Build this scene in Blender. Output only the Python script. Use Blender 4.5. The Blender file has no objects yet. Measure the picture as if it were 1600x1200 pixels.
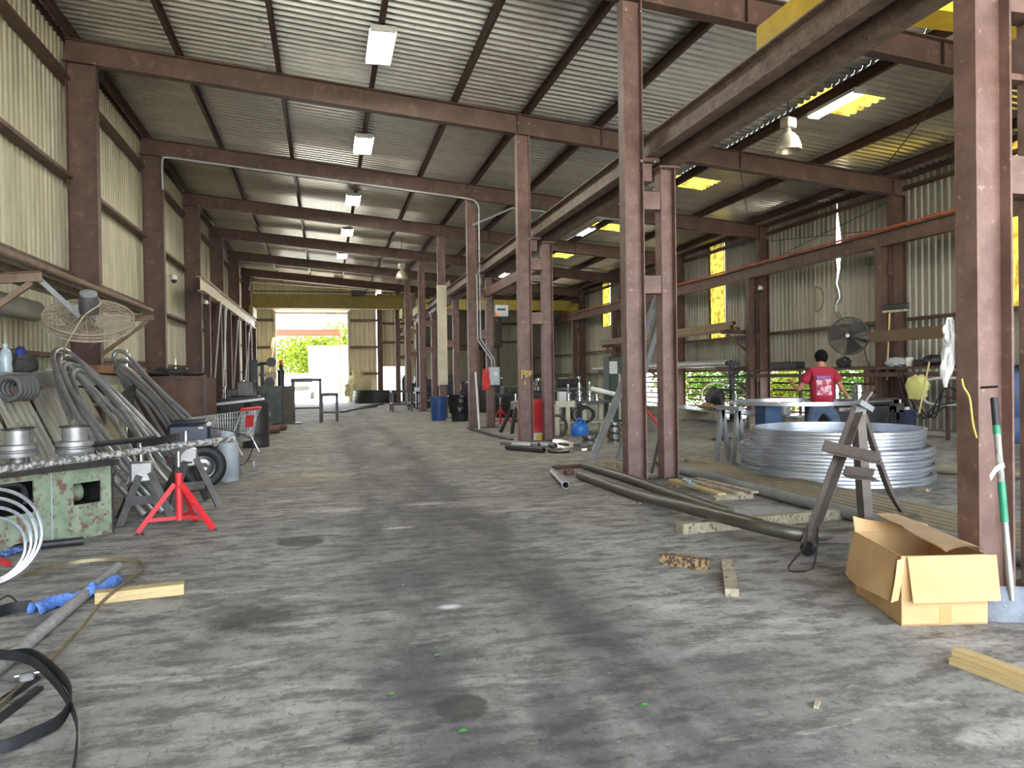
import bpy, math, random
from mathutils import Vector, Matrix, noise
random.seed(7)
SC = bpy.context.scene
COL = SC.collection
PI = math.pi
# ------------------------------------------------------------------ camera
F = 1150.0; CAMH = 1.45; YAW = math.radians(14.15); PITCH = math.radians(-0.55); ROLL = 0.0145
_c, _s = math.cos(YAW), math.sin(YAW)
_f = Vector((_s*math.cos(PITCH), _c*math.cos(PITCH), math.sin(PITCH)))
_r0 = Vector((_c, -_s, 0)); _u0 = _r0.cross(_f)
_r = _r0*math.cos(ROLL) - _u0*math.sin(ROLL)
_u = _r0*math.sin(ROLL) + _u0*math.cos(ROLL)
CAMP = Vector((0, 0, CAMH))
cam = bpy.data.cameras.new('camera'); camo = bpy.data.objects.new('camera', cam); COL.objects.link(camo)
camo.matrix_world = Matrix(((_r.x, _u.x, -_f.x, 0), (_r.y, _u.y, -_f.y, 0), (_r.z, _u.z, -_f.z, CAMH), (0, 0, 0, 1)))
cam.sensor_fit = 'HORIZONTAL'; cam.sensor_width = 36.0; cam.lens = 36.0*F/1600.0
cam.clip_start = 0.05; cam.clip_end = 500
SC.camera = camo
# ------------------------------------------------------------------ world, sun, exposure
w = bpy.data.worlds.new('sky'); SC.world = w; w.use_nodes = True
wn = w.node_tree.nodes; wl = w.node_tree.links; wn.clear()
wo = wn.new('ShaderNodeOutputWorld'); wb = wn.new('ShaderNodeBackground')
sky = wn.new('ShaderNodeTexSky'); sky.sky_type = 'HOSEK_WILKIE'
SUN_AZ = math.radians(62); SUN_EL = math.radians(58)      # azimuth measured from +Y towards +X
SUND = Vector((math.sin(SUN_AZ)*math.cos(SUN_EL), math.cos(SUN_AZ)*math.cos(SUN_EL), math.sin(SUN_EL)))
sky.sun_direction = SUND; sky.turbidity = 7.0; sky.ground_albedo = 0.4
mixw = wn.new('ShaderNodeMix'); mixw.data_type = 'RGBA'; mixw.inputs[0].default_value = 0.6
mixw.inputs[7].default_value = (0.80, 0.88, 1.0, 1)
wl.new(sky.outputs[0], mixw.inputs[6]); wl.new(mixw.outputs[2], wb.inputs[0])
wb.inputs[1].default_value = 10.0
wl.new(wb.outputs[0], wo.inputs[0])
sun = bpy.data.lights.new('sun', 'SUN'); suno = bpy.data.objects.new('sun', sun); COL.objects.link(suno)
sun.energy = 34.0; sun.angle = math.radians(1.5); sun.color = (1.0, 0.95, 0.86)
suno.rotation_euler = (-SUND).to_track_quat('-Z', 'Y').to_euler(); suno.location = (30, 10, 40)
SC.view_settings.view_transform = 'Standard'; SC.view_settings.look = 'None'
SC.view_settings.exposure = 0.78; SC.view_settings.gamma = 1.0
SC.view_settings.use_curve_mapping = False
SC.cycles.max_bounces = 10; SC.cycles.diffuse_bounces = 7; SC.cycles.glossy_bounces = 4
SC.cycles.transmission_bounces = 4; SC.cycles.sample_clamp_indirect = 6.0; SC.cycles.caustics_reflective = False
# ------------------------------------------------------------------ pixel -> place (1600x1200 frame)
def ray(px, py): return _f + _r*((px-800)/F) + _u*((600-py)/F)
def G(px, py, z=0.0):
    d = ray(px, py); return CAMP + d*((z-CAMH)/d.z)
def AX(px, py, X):
    d = ray(px, py); return CAMP + d*(X/d.x)
def AY(px, py, Y):
    d = ray(px, py); return CAMP + d*(Y/d.y)
def RZ(x): return 7.35 - 0.09*x                # top of the rafters
def V(*a): return Vector(a)
# ------------------------------------------------------------------ mesh helpers
ORG = {}
class MB:
    def __init__(s): s.v = []; s.f = []
    def add(s, vs, fs):
        n = len(s.v); s.v += [Vector(p) for p in vs]; s.f += [tuple(i+n for i in f) for f in fs]; return s
    def box(s, a, b):
        x0, y0, z0 = (min(a[i], b[i]) for i in range(3)); x1, y1, z1 = (max(a[i], b[i]) for i in range(3))
        return s.add([(x0,y0,z0),(x1,y0,z0),(x1,y1,z0),(x0,y1,z0),(x0,y0,z1),(x1,y0,z1),(x1,y1,z1),(x0,y1,z1)],
              [(3,2,1,0),(4,5,6,7),(0,1,5,4),(1,2,6,5),(2,3,7,6),(3,0,4,7)])
    def obox(s, c, size, rot=(0,0,0), bev=0.0):
        M = Matrix.Translation(Vector(c)) @ (Matrix.Rotation(rot[2],4,'Z') @ Matrix.Rotation(rot[1],4,'Y') @ Matrix.Rotation(rot[0],4,'X'))
        hx, hy, hz = size[0]/2, size[1]/2, size[2]/2
        if bev <= 0:
            pts = [(-hx,-hy,-hz),(hx,-hy,-hz),(hx,hy,-hz),(-hx,hy,-hz),(-hx,-hy,hz),(hx,-hy,hz),(hx,hy,hz),(-hx,hy,hz)]
            return s.add([M @ Vector(p) for p in pts], [(3,2,1,0),(4,5,6,7),(0,1,5,4),(1,2,6,5),(2,3,7,6),(3,0,4,7)])
        pts = []; b = bev
        for z, i in ((-hz, b), (-hz+b, 0), (hz-b, 0), (hz, b)):
            X, Y = hx-i, hy-i; k = b if i == 0 else b
            pts += [(-X+k,-Y,z),(X-k,-Y,z),(X,-Y+k,z),(X,Y-k,z),(X-k,Y,z),(-X+k,Y,z),(-X,Y-k,z),(-X,-Y+k,z)]
        fs = [tuple(range(7,-1,-1)), tuple(range(24,32))]
        for r in range(3):
            for j in range(8): fs.append((r*8+j, r*8+(j+1)%8, r*8+8+(j+1)%8, r*8+8+j))
        return s.add([M @ Vector(p) for p in pts], fs)
    def bar(s, p0, p1, w_, h_, up=(0,0,1)):
        """rectangular bar from p0 to p1; w_ across, h_ along up"""
        p0, p1 = Vector(p0), Vector(p1); d = (p1-p0).normalized(); up = Vector(up)
        sd = d.cross(up)
        if sd.length < 1e-4: sd = d.cross(Vector((1,0,0)))
        sd.normalize(); u2 = sd.cross(d)
        a, b = sd*(w_/2), u2*(h_/2)
        return s.add([p0-a-b,p0+a-b,p0+a+b,p0-a+b,p1-a-b,p1+a-b,p1+a+b,p1-a+b],
              [(0,1,2,3),(7,6,5,4),(4,5,1,0),(5,6,2,1),(6,7,3,2),(7,4,0,3)])
    def prof(s, p0, p1, pts, up=(0,0,1)):
        """closed 2D profile (side, up) extruded from p0 to p1"""
        p0, p1 = Vector(p0), Vector(p1); d = (p1-p0).normalized(); up = Vector(up)
        sd = d.cross(up).normalized(); u2 = sd.cross(d); n = len(pts)
        vs = [p0+sd*x+u2*y for x, y in pts]+[p1+sd*x+u2*y for x, y in pts]
        fs = [tuple(range(n)), tuple(range(2*n-1, n-1, -1))]
        for i in range(n): fs.append((n+i, n+(i+1)%n, (i+1)%n, i))
        return s.add(vs, fs)
    def ibeam(s, p0, p1, d, b, tf=0.016, tw=0.012, up=(0,0,1)):
        y, x, q = d/2, b/2, tw/2
        return s.prof(p0, p1, [(-x,-y),(x,-y),(x,-y+tf),(q,-y+tf),(q,y-tf),(x,y-tf),(x,y),(-x,y),(-x,y-tf),(-q,y-tf),(-q,-y+tf),(-x,-y+tf)], up)
    def chan(s, p0, p1, d, b, t=0.012, up=(0,0,1), flip=1):
        y = d/2
        pts = [(0,-y),(b,-y),(b,-y+t),(t,-y+t),(t,y-t),(b,y-t),(b,y),(0,y)]
        if flip < 0: pts = [(-a, c) for a, c in pts][::-1]
        return s.prof(p0, p1, pts, up)
    def angle(s, p0, p1, a, t=0.008, up=(0,0,1), flip=1):
        pts = [(0,0),(a,0),(a,t),(t,t),(t,a),(0,a)]
        if flip < 0: pts = [(-x, y) for x, y in pts][::-1]
        return s.prof(p0, p1, pts, up)
    def cyl(s, p0, p1, r0, r1=None, n=12, caps=True):
        r1 = r0 if r1 is None else r1
        p0, p1 = Vector(p0), Vector(p1); d = (p1-p0).normalized()
        a = d.orthogonal().normalized(); b = d.cross(a)
        vs = []
        for p, r in ((p0, r0), (p1, r1)):
            vs += [p+(a*math.cos(2*PI*i/n)+b*math.sin(2*PI*i/n))*r for i in range(n)]
        fs = [(i, (i+1)%n, n+(i+1)%n, n+i) for i in range(n)]
        if caps: fs += [tuple(range(n-1,-1,-1)), tuple(range(n, 2*n))]
        return s.add(vs, fs)
    def pipe(s, p0, p1, r, t=0.006, n=14):
        p0, p1 = Vector(p0), Vector(p1); d = (p1-p0).normalized()
        a = d.orthogonal().normalized(); b = d.cross(a); vs = []
        for p, q in ((p0, r), (p1, r), (p1, r-t), (p0, r-t)):
            vs += [p+(a*math.cos(2*PI*i/n)+b*math.sin(2*PI*i/n))*q for i in range(n)]
        fs = []
        for k in range(4):
            for i in range(n):
                j = (i+1) % n; k2 = (k+1) % 4
                fs.append((k*n+i, k*n+j, k2*n+j, k2*n+i))
        return s.add(vs, fs)
    def tube(s, pts, r, n=8, closed=False, caps=True, rs=None):
        pts = [Vector(p) for p in pts]; m = len(pts); vs = []
        prev = None
        for i, p in enumerate(pts):
            if closed: d = (pts[(i+1)%m]-pts[i-1])
            else: d = pts[min(i+1,m-1)]-pts[max(i-1,0)]
            d.normalize()
            if prev is None: a = d.orthogonal().normalized()
            else:
                a = prev-d*prev.dot(d)
                a = a.normalized() if a.length > 1e-5 else d.orthogonal().normalized()
            prev = a; b = d.cross(a); rr = rs[i] if rs else r
            vs += [p+(a*math.cos(2*PI*k/n)+b*math.sin(2*PI*k/n))*rr for k in range(n)]
        fs = []
        for i in range(m if closed else m-1):
            for k in range(n):
                i2 = (i+1) % m
                fs.append((i*n+k, i*n+(k+1)%n, i2*n+(k+1)%n, i2*n+k))
        if caps and not closed: fs += [tuple(range(n-1,-1,-1)), tuple(range((m-1)*n, m*n))]
        return s.add(vs, fs)
    def lathe(s, prof, c=(0,0,0), n=24, M=None, closed=False):
        """profile (r, z) about the z axis through c (or matrix M)"""
        M = M or Matrix.Translation(Vector(c)); vs = []
        for r, z in prof:
            vs += [M @ Vector((r*math.cos(2*PI*i/n), r*math.sin(2*PI*i/n), z)) for i in range(n)]
        fs = []; m = len(prof)
        for k in range(m if closed else m-1):
            k2 = (k+1) % m
            for i in range(n): fs.append((k*n+i, k*n+(i+1)%n, k2*n+(i+1)%n, k2*n+i))
        return s.add(vs, fs)
    def ribbon(s, pts, wv, t, closed=False):
        """flat band along pts; wv = width vector(s); thickness t along the other normal"""
        pts = [Vector(p) for p in pts]; m = len(pts); vs = []
        for i, p in enumerate(pts):
            d = (pts[(i+1)%m]-pts[i-1]) if closed else pts[min(i+1,m-1)]-pts[max(i-1,0)]
            ww = Vector(wv[i] if isinstance(wv, list) else wv)
            nn = d.cross(ww).normalized()*(t/2)
            vs += [p-ww/2-nn, p+ww/2-nn, p+ww/2+nn, p-ww/2+nn]
        fs = []
        for i in range(m if closed else m-1):
            i2 = (i+1) % m
            for k in range(4): fs.append((i*4+k, i*4+(k+1)%4, i2*4+(k+1)%4, i2*4+k))
        if not closed: fs += [(3,2,1,0), tuple(range(m*4-4, m*4))]
        return s.add(vs, fs)
    def grid(s, fn, nu, nv):
        vs = [fn(i/nu, j/nv) for j in range(nv+1) for i in range(nu+1)]
        fs = [(j*(nu+1)+i, j*(nu+1)+i+1, (j+1)*(nu+1)+i+1, (j+1)*(nu+1)+i) for j in range(nv) for i in range(nu)]
        return s.add(vs, fs)
    def build(s, name, mat, parent=None, smooth=35, origin=None):
        if parent is not None: o0 = ORG[parent.name]
        if origin is None:
            xs = [p.x for p in s.v]; ys = [p.y for p in s.v]; zs = [p.z for p in s.v]
            origin = Vector(((min(xs)+max(xs))/2, (min(ys)+max(ys))/2, min(zs)))
        origin = Vector(origin)
        me = bpy.data.meshes.new(name)
        me.from_pydata([tuple(p-origin) for p in s.v], [], s.f); me.update()
        if smooth:
            me.polygons.foreach_set('use_smooth', [True]*len(me.polygons))
            me.set_sharp_from_angle(angle=math.radians(smooth))
        me.materials.append(mat)
        o = bpy.data.objects.new(name, me); COL.objects.link(o)
        if parent is not None: o.parent = parent; o.location = origin-o0
        else: o.location = origin
        ORG[o.name] = origin
        return o
def tag(o, label, cat, group=None, kind=None):
    if label: o['label'] = label
    if cat: o['category'] = cat
    if group: o['group'] = group
    if kind: o['kind'] = kind
    return o
def thing(name, loc, label=None, cat=None, group=None, kind=None):
    o = bpy.data.objects.new(name, None); COL.objects.link(o); o.location = Vector(loc)
    o.empty_display_size = 0.1; ORG[o.name] = Vector(loc)
    return tag(o, label, cat, group, kind)
def part(parent, name, mat, fn, smooth=35):
    m = MB(); fn(m); return m.build(name, mat, parent, smooth)
def dup(o, parent=None, loc=None, rot=None, scale=None):
    c = o.copy(); COL.objects.link(c)
    if parent is not None: c.parent = parent
    if loc is not None: c.location = loc
    if rot is not None: c.rotation_euler = rot
    if scale is not None: c.scale = scale
    for ch in list(o.children): dup(ch, c)
    return c
def cat_rom(pts, k=8, closed=False):
    pts = [Vector(p) for p in pts]; n = len(pts); out = []
    for i in range(n if closed else n-1):
        if closed: p0, p1, p2, p3 = pts[i-1], pts[i], pts[(i+1)%n], pts[(i+2)%n]
        else: p0, p1, p2, p3 = pts[max(i-1,0)], pts[i], pts[i+1], pts[min(i+2,n-1)]
        for j in range(k):
            t = j/k
            out.append(0.5*((2*p1)+(p2-p0)*t+(2*p0-5*p1+4*p2-p3)*t*t+(3*p1-p0-3*p2+p3)*t*t*t))
    if not closed: out.append(pts[-1])
    return out
# ------------------------------------------------------------------ materials
def srgb(r, g, b):
    f = lambda c: (c/255/12.92) if c/255 <= 0.04045 else ((c/255+0.055)/1.055)**2.4
    return (f(r), f(g), f(b), 1)
MATS = {}
def mat(name, c1, c2=None, rough=0.6, metal=0.0, scale=4.0, c3=None, bump=0.0, bscale=40.0, detail=6.0, stretch=None, lo=0.35, hi=0.65, c3lo=0.62, spec=0.5, sp_scale=None):
    if name in MATS: return MATS[name]
    m = bpy.data.materials.new(name); m.use_nodes = True; nt = m.node_tree; N = nt.nodes; L = nt.links
    b = N['Principled BSDF']; b.inputs['Roughness'].default_value = rough; b.inputs['Metallic'].default_value = metal
    b.inputs['Specular IOR Level'].default_value = spec
    b.inputs['Base Color'].default_value = c1
    if c2:
        tc = N.new('ShaderNodeTexCoord'); mp = N.new('ShaderNodeMapping'); L.new(tc.outputs['Object'], mp.inputs[0])
        if stretch: mp.inputs['Scale'].default_value = stretch
        nz = N.new('ShaderNodeTexNoise'); nz.inputs['Scale'].default_value = scale; nz.inputs['Detail'].default_value = detail
        nz.inputs['Roughness'].default_value = 0.65; L.new(mp.outputs[0], nz.inputs['Vector'])
        rp = N.new('ShaderNodeValToRGB'); rp.color_ramp.elements[0].position = lo; rp.color_ramp.elements[1].position = hi
        rp.color_ramp.elements[0].color = c1; rp.color_ramp.elements[1].color = c2
        L.new(nz.outputs[0], rp.inputs[0]); out = rp.outputs[0]
        if c3:
            n2 = N.new('ShaderNodeTexNoise'); n2.inputs['Scale'].default_value = sp_scale or scale*3.7; n2.inputs['Detail'].default_value = 8
            n2.inputs['Roughness'].default_value = 0.7; L.new(mp.outputs[0], n2.inputs['Vector'])
            r2 = N.new('ShaderNodeValToRGB'); r2.color_ramp.elements[0].position = c3lo-0.04; r2.color_ramp.elements[1].position = c3lo+0.04
            L.new(n2.outputs[0], r2.inputs[0])
            mx = N.new('ShaderNodeMix'); mx.data_type = 'RGBA'; L.new(r2.outputs[0], mx.inputs[0]); L.new(out, mx.inputs[6])
            mx.inputs[7].default_value = c3; out = mx.outputs[2]
        L.new(out, b.inputs['Base Color'])
        if bump:
            n3 = N.new('ShaderNodeTexNoise'); n3.inputs['Scale'].default_value = bscale; n3.inputs['Detail'].default_value = 5
            L.new(mp.outputs[0], n3.inputs['Vector'])
            bp = N.new('ShaderNodeBump'); bp.inputs['Strength'].default_value = bump; bp.inputs['Distance'].default_value = 0.01
            L.new(n3.outputs[0], bp.inputs['Height']); L.new(bp.outputs[0], b.inputs['Normal'])
    MATS[name] = m; return m
def emit(name, col, st):
    m = bpy.data.materials.new(name); m.use_nodes = True; nt = m.node_tree; nt.nodes.clear()
    e = nt.nodes.new('ShaderNodeEmission'); o = nt.nodes.new('ShaderNodeOutputMaterial')
    e.inputs[0].default_value = col; e.inputs[1].default_value = st; nt.links.new(e.outputs[0], o.inputs[0]); return m
M_ROOF = mat('galvanised_roof', srgb(196,194,182), srgb(218,215,202), rough=0.3, metal=0.8, scale=1.3, c3=srgb(150,142,124), c3lo=0.66)
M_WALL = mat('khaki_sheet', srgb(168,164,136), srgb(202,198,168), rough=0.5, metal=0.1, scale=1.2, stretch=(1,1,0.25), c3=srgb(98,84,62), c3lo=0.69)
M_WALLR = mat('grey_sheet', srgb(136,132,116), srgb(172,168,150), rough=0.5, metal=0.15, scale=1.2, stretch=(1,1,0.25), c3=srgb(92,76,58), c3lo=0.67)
M_STEEL = mat('brown_primer', srgb(76,56,46), srgb(98,74,62), rough=0.6, scale=2.4, c3=srgb(112,88,72), c3lo=0.60, sp_scale=4, bump=0.15)
M_STEELD = mat('dark_primer', srgb(62,42,34), srgb(88,62,50), rough=0.6, scale=3.0)
M_COLN = mat('primer_worn', srgb(94,68,58), srgb(124,96,84), rough=0.55, scale=3.5, c3=srgb(164,136,118), c3lo=0.66, sp_scale=14, bump=0.3)
M_RUN = mat('runway_grime', srgb(92,76,64), srgb(126,108,92), rough=0.6, scale=5.0, c3=srgb(58,50,46), c3lo=0.60)
M_YEL = mat('crane_yellow', srgb(196,160,30), srgb(218,184,48), rough=0.5, scale=4, c3=srgb(110,84,30), c3lo=0.72)
M_ORNG = mat('rail_orange', srgb(176,84,44), srgb(150,70,40), rough=0.6)
M_CREAM = mat('cream_paint', srgb(206,198,172), srgb(184,174,146), rough=0.6, scale=3, c3=srgb(120,100,70), c3lo=0.70)
M_GALV = mat('galvanised', srgb(186,188,186), srgb(156,158,157), rough=0.4, metal=0.4, scale=6)
M_STL = mat('mill_steel', srgb(138,137,134), srgb(168,167,163), rough=0.38, metal=0.5, scale=5)
M_DSTL = mat('dark_steel', srgb(58,56,54), srgb(86,82,78), rough=0.5, metal=0.6, scale=6)
M_BLK = mat('black_machine', srgb(24,24,25), srgb(48,47,46), rough=0.5, scale=6)
M_ALU = mat('bright_aluminium', srgb(226,231,238), srgb(204,210,218), rough=0.26, metal=0.8, scale=3, stretch=(1,1,8))
M_RUST = mat('rust_plate', srgb(76,54,42), srgb(104,78,62), rough=0.7, scale=3, c3=srgb(150,118,94), c3lo=0.70)
M_RED = mat('red_paint', srgb(196,40,46), srgb(214,58,62), rough=0.45, scale=4, c3=srgb(110,40,36), c3lo=0.74)
M_GREEN = mat('worn_green', srgb(112,130,104), srgb(148,158,134), rough=0.6, scale=5, c3=srgb(112,78,64), c3lo=0.56, sp_scale=13, bump=0.25)
M_NAVY = mat('navy_paint', srgb(26,34,52), srgb(38,46,66), rough=0.35, scale=4)
M_BLUE = mat('blue_plastic', srgb(38,70,124), srgb(48,82,140), rough=0.45, scale=3)
M_WOOD = mat('raw_wood', srgb(184,158,106), srgb(208,184,132), rough=0.7, scale=4, stretch=(1,1,12), c3=srgb(118,94,62), c3lo=0.64)
M_WOODG = mat('grey_wood', srgb(150,136,112), srgb(184,172,146), rough=0.8, scale=5, c3=srgb(76,64,52), c3lo=0.58)
M_BRWOOD = mat('brown_wood', srgb(128,84,52), srgb(156,108,70), rough=0.7, scale=5)
M_CARD = mat('cardboard', srgb(188,150,100), srgb(204,168,118), rough=0.8, scale=3, c3=srgb(150,116,76), c3lo=0.68)
M_CARDD = mat('cardboard_inside', srgb(154,126,92), srgb(170,140,104), rough=0.85, scale=3)
M_WHITE = mat('white_paint', srgb(222,222,216), srgb(200,198,190), rough=0.5, scale=4)
M_GREY = mat('grey_paint', srgb(150,152,150), srgb(128,130,128), rough=0.5, scale=4)
M_LGREY = mat('light_grey_paint', srgb(176,182,184), srgb(156,162,164), rough=0.45, scale=4, c3=srgb(120,116,110), c3lo=0.70)
M_CONC = mat('cast_concrete', srgb(140,138,126), srgb(164,160,146), rough=0.85, scale=4)
M_RAG = mat('blue_rag', srgb(70,108,176), srgb(120,150,206), rough=0.9, scale=9, c3=srgb(54,76,124), c3lo=0.60)
M_RUB = mat('black_rubber', srgb(22,22,24), srgb(36,36,38), rough=0.55, scale=8)
M_CHROME = mat('bright_steel', srgb(190,190,190), srgb(160,160,160), rough=0.2, metal=0.95, scale=6)
M_LAMP = mat('lamp_aluminium', srgb(196,190,170), srgb(170,160,136), rough=0.35, metal=0.5, scale=8)
M_TUBE = emit('fluorescent', (1.0, 0.96, 0.86, 1), 135.0)
def translucent(name, col, tr=0.75):
    m = bpy.data.materials.new(name); m.use_nodes = True; nt = m.node_tree; N = nt.nodes; L = nt.links; N.clear()
    o = N.new('ShaderNodeOutputMaterial'); t = N.new('ShaderNodeBsdfTranslucent'); d = N.new('ShaderNodeBsdfDiffuse'); mx = N.new('ShaderNodeMixShader')
    nz = N.new('ShaderNodeTexNoise'); nz.inputs['Scale'].default_value = 5; nz.inputs['Detail'].default_value = 8
    tc = N.new('ShaderNodeTexCoord'); L.new(tc.outputs['Object'], nz.inputs['Vector'])
    rp = N.new('ShaderNodeValToRGB'); rp.color_ramp.elements[0].position = 0.38; rp.color_ramp.elements[1].position = 0.56
    rp.color_ramp.elements[0].color = tuple(c*0.4 for c in col[:3])+(1,); rp.color_ramp.elements[1].color = col
    L.new(nz.outputs[0], rp.inputs[0]); L.new(rp.outputs[0], t.inputs[0]); L.new(rp.outputs[0], d.inputs[0])
    mx.inputs[0].default_value = tr; L.new(d.outputs[0], mx.inputs[1]); L.new(t.outputs[0], mx.inputs[2]); L.new(mx.outputs[0], o.inputs[0]); return m
def vary(m, lo, hi):
    nt = m.node_tree; N = nt.nodes; L = nt.links; b = N['Principled BSDF']; src = b.inputs['Base Color'].links[0].from_socket
    oi = N.new('ShaderNodeObjectInfo'); mr = N.new('ShaderNodeMapRange'); mr.inputs[3].default_value = lo; mr.inputs[4].default_value = hi; L.new(oi.outputs['Random'], mr.inputs[0])
    hs = N.new('ShaderNodeHueSaturation'); L.new(mr.outputs[0], hs.inputs['Value']); L.new(src, hs.inputs['Color']); L.new(hs.outputs[0], b.inputs['Base Color'])
vary(M_ROOF, 0.82, 1.15); vary(M_WALL, 0.9, 1.12); vary(M_WALLR, 0.85, 1.12)
M_SKYL = translucent('yellow_fibreglass', srgb(124,108,44), 0.5)
M_OLIVE = mat('crane_olive', srgb(128,110,26), srgb(146,126,36), rough=0.55, scale=4, c3=srgb(84,68,26), c3lo=0.70)
M_DUSTY = mat('dusty_pipe', srgb(110,92,76), srgb(138,118,98), rough=0.8, scale=6)
# ================================================================== THE SETTING
YF = [3.84, 9.4, 15.1, 20.8, 26.5, 32.2, 37.9, 43.6]       # portal frames
YB = 49.3; YFRONT = -5.2; XL = -4.72; XR = 13.95
# ---- floor
def floor_material():
    m = bpy.data.materials.new('concrete_floor'); m.use_nodes = True; nt = m.node_tree; N = nt.nodes; L = nt.links
    b = N['Principled BSDF']; geo = N.new('ShaderNodeNewGeometry')
    def nz(scale, det=8, ro=0.65, st=(1,1,1), dist=0.0):
        mp = N.new('ShaderNodeMapping'); mp.inputs['Scale'].default_value = st; L.new(geo.outputs['Position'], mp.inputs[0])
        n = N.new('ShaderNodeTexNoise'); n.inputs['Scale'].default_value = scale; n.inputs['Detail'].default_value = det
        n.inputs['Roughness'].default_value = ro; n.inputs['Distortion'].default_value = dist; L.new(mp.outputs[0], n.inputs['Vector']); return n.outputs[0]
    def ramp(x, a, c): 
        r = N.new('ShaderNodeMapRange'); r.inputs[1].default_value = a; r.inputs[2].default_value = c; r.interpolation_type = 'SMOOTHSTEP'; L.new(x, r.inputs[0]); return r.outputs[0]
    def mix(fac, a, c, mode='MIX'):
        x = N.new('ShaderNodeMix'); x.data_type = 'RGBA'; x.blend_type = mode
        if isinstance(fac, float): x.inputs[0].default_value = fac
        else: L.new(fac, x.inputs[0])
        if isinstance(a, tuple): x.inputs[6].default_value = a
        else: L.new(a, x.inputs[6])
        if isinstance(c, tuple): x.inputs[7].default_value = c
        else: L.new(c, x.inputs[7])
        return x.outputs[2]
    def math_(op, a, c):
        x = N.new('ShaderNodeMath'); x.operation = op
        for i, q in enumerate((a, c)):
            if isinstance(q, (int, float)): x.inputs[i].default_value = q
            else: L.new(q, x.inputs[i])
        return x.outputs[0]
    base = mix(ramp(nz(0.55), 0.35, 0.65), srgb(142,138,130), srgb(170,166,157))
    base = mix(ramp(nz(3.2, 10, 0.7, (1,2.2,1)), 0.42, 0.62), base, srgb(104,100,93))
    base = mix(math_('MULTIPLY', ramp(nz(1.7, 10, 0.72, (0.7,2.0,1), 0.6), 0.55, 0.64), 0.75), base, srgb(190,186,175))
    base = mix(math_('MULTIPLY', ramp(nz(9.0, 12, 0.8), 0.54, 0.66), 0.55), base, srgb(80,77,74))
    base = mix(math_('MULTIPLY', ramp(nz(24.0, 10, 0.8, (1,1.6,1)), 0.55, 0.66), 0.75), base, srgb(196,193,186))
    base = mix(math_('MULTIPLY', ramp(nz(17.0, 10, 0.8, (1.5,0.8,1)), 0.54, 0.62), 0.6), base, srgb(66,64,63))
    # worn drive lane with oil and tyre marks along the aisle
    sep = N.new('ShaderNodeSeparateXYZ'); L.new(geo.outputs['Position'], sep.inputs[0])
    wob = math_('MULTIPLY', math_('SUBTRACT', nz(0.25, 3), 0.5), 0.9)
    def lane(xc, wd, soft):
        dx = math_('ABSOLUTE', math_('SUBTRACT', math_('ADD', sep.outputs[0], wob), xc), 0)
        r = N.new('ShaderNodeMapRange'); r.inputs[1].default_value = wd+soft; r.inputs[2].default_value = wd; r.interpolation_type = 'SMOOTHSTEP'; L.new(dx, r.inputs[0]); return r.outputs[0]
    dirt = ramp(nz(0.8, 8, 0.65, (1.6,0.5,1)), 0.30, 0.62)
    base = mix(math_('MULTIPLY', math_('MULTIPLY', lane(1.0, 0.45, 0.7), dirt), 0.62), base, srgb(60,58,58))
    base = mix(math_('MULTIPLY', math_('MULTIPLY', lane(1.45, 0.12, 0.12), dirt), 0.35), base, srgb(48,48,50))
    base = mix(math_('MULTIPLY', math_('MULTIPLY', lane(0.55, 0.14, 0.12), dirt), 0.30), base, srgb(48,48,50))
    # single stains with shapes of their own
    def stain(px, py, rx, ry, col, k, rag=0.5):
        p = G(px, py); q = N.new('ShaderNodeMapping'); q.vector_type = 'POINT'
        q.inputs['Location'].default_value = (-p.x/rx, -p.y/ry, 0); q.inputs['Scale'].default_value = (1/rx, 1/ry, 0); L.new(geo.outputs['Position'], q.inputs[0])
        ln = N.new('ShaderNodeVectorMath'); ln.operation = 'LENGTH'; L.new(q.outputs[0], ln.inputs[0])
        e = math_('ADD', ln.outputs['Value'], math_('MULTIPLY', math_('SUBTRACT', nz(max(3.0, 1.6/min(rx, ry)), 12, 0.72), 0.5), rag*3.6))
        r = N.new('ShaderNodeMapRange'); r.inputs[1].default_value = 1.05 if rag <= 0.35 else 1.25; r.inputs[2].default_value = 0.85 if rag <= 0.35 else 0.45; L.new(e, r.inputs[0])
        return lambda bb: mix(math_('MULTIPLY', r.outputs[0], k), bb, col)
    for a in [(470,846,0.22,0.22,srgb(66,64,60),0.8,0.12), (392,965,0.30,0.34,srgb(54,52,50),0.8,0.6), (720,1105,0.13,0.14,srgb(54,48,44),0.7,0.3),
              (650,1060,0.24,0.42,srgb(60,62,64),0.6,0.36), (885,1130,0.14,0.55,srgb(50,51,55),0.6,0.4), (640,905,0.5,0.4,srgb(66,66,66),0.5,0.6), (590,948,0.28,0.14,srgb(66,66,66),0.5,0.4),
              (703,948,0.075,0.05,srgb(225,226,226),0.9,0.5), (1080,780,0.7,0.28,srgb(196,198,202),0.6,1.3), (1190,800,0.6,0.35,srgb(190,192,196),0.6,1.3), (1040,1020,0.16,0.1,srgb(170,168,162),0.35,1.2),
              (1150,1035,0.2,0.14,srgb(84,80,78),0.6,0.8), (530,797,0.3,0.12,srgb(206,202,186),0.7,1.3), (668,787,0.28,0.1,srgb(200,196,182),0.7,1.3), (500,742,0.5,0.2,srgb(186,174,140),0.6,1.0), (620,825,0.14,0.06,srgb(210,208,200),0.8,1.0), (560,1155,0.09,0.05,srgb(40,40,46),0.8,0.5), (760,785,0.5,0.25,srgb(176,170,156),0.5,1.1), (450,752,0.7,0.5,srgb(150,138,106),0.5,0.8)]:
        base = stain(*a)(base)
    sp = N.new('ShaderNodeTexVoronoi'); sp.inputs['Scale'].default_value = 5.0; L.new(geo.outputs['Position'], sp.inputs['Vector'])
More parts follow.
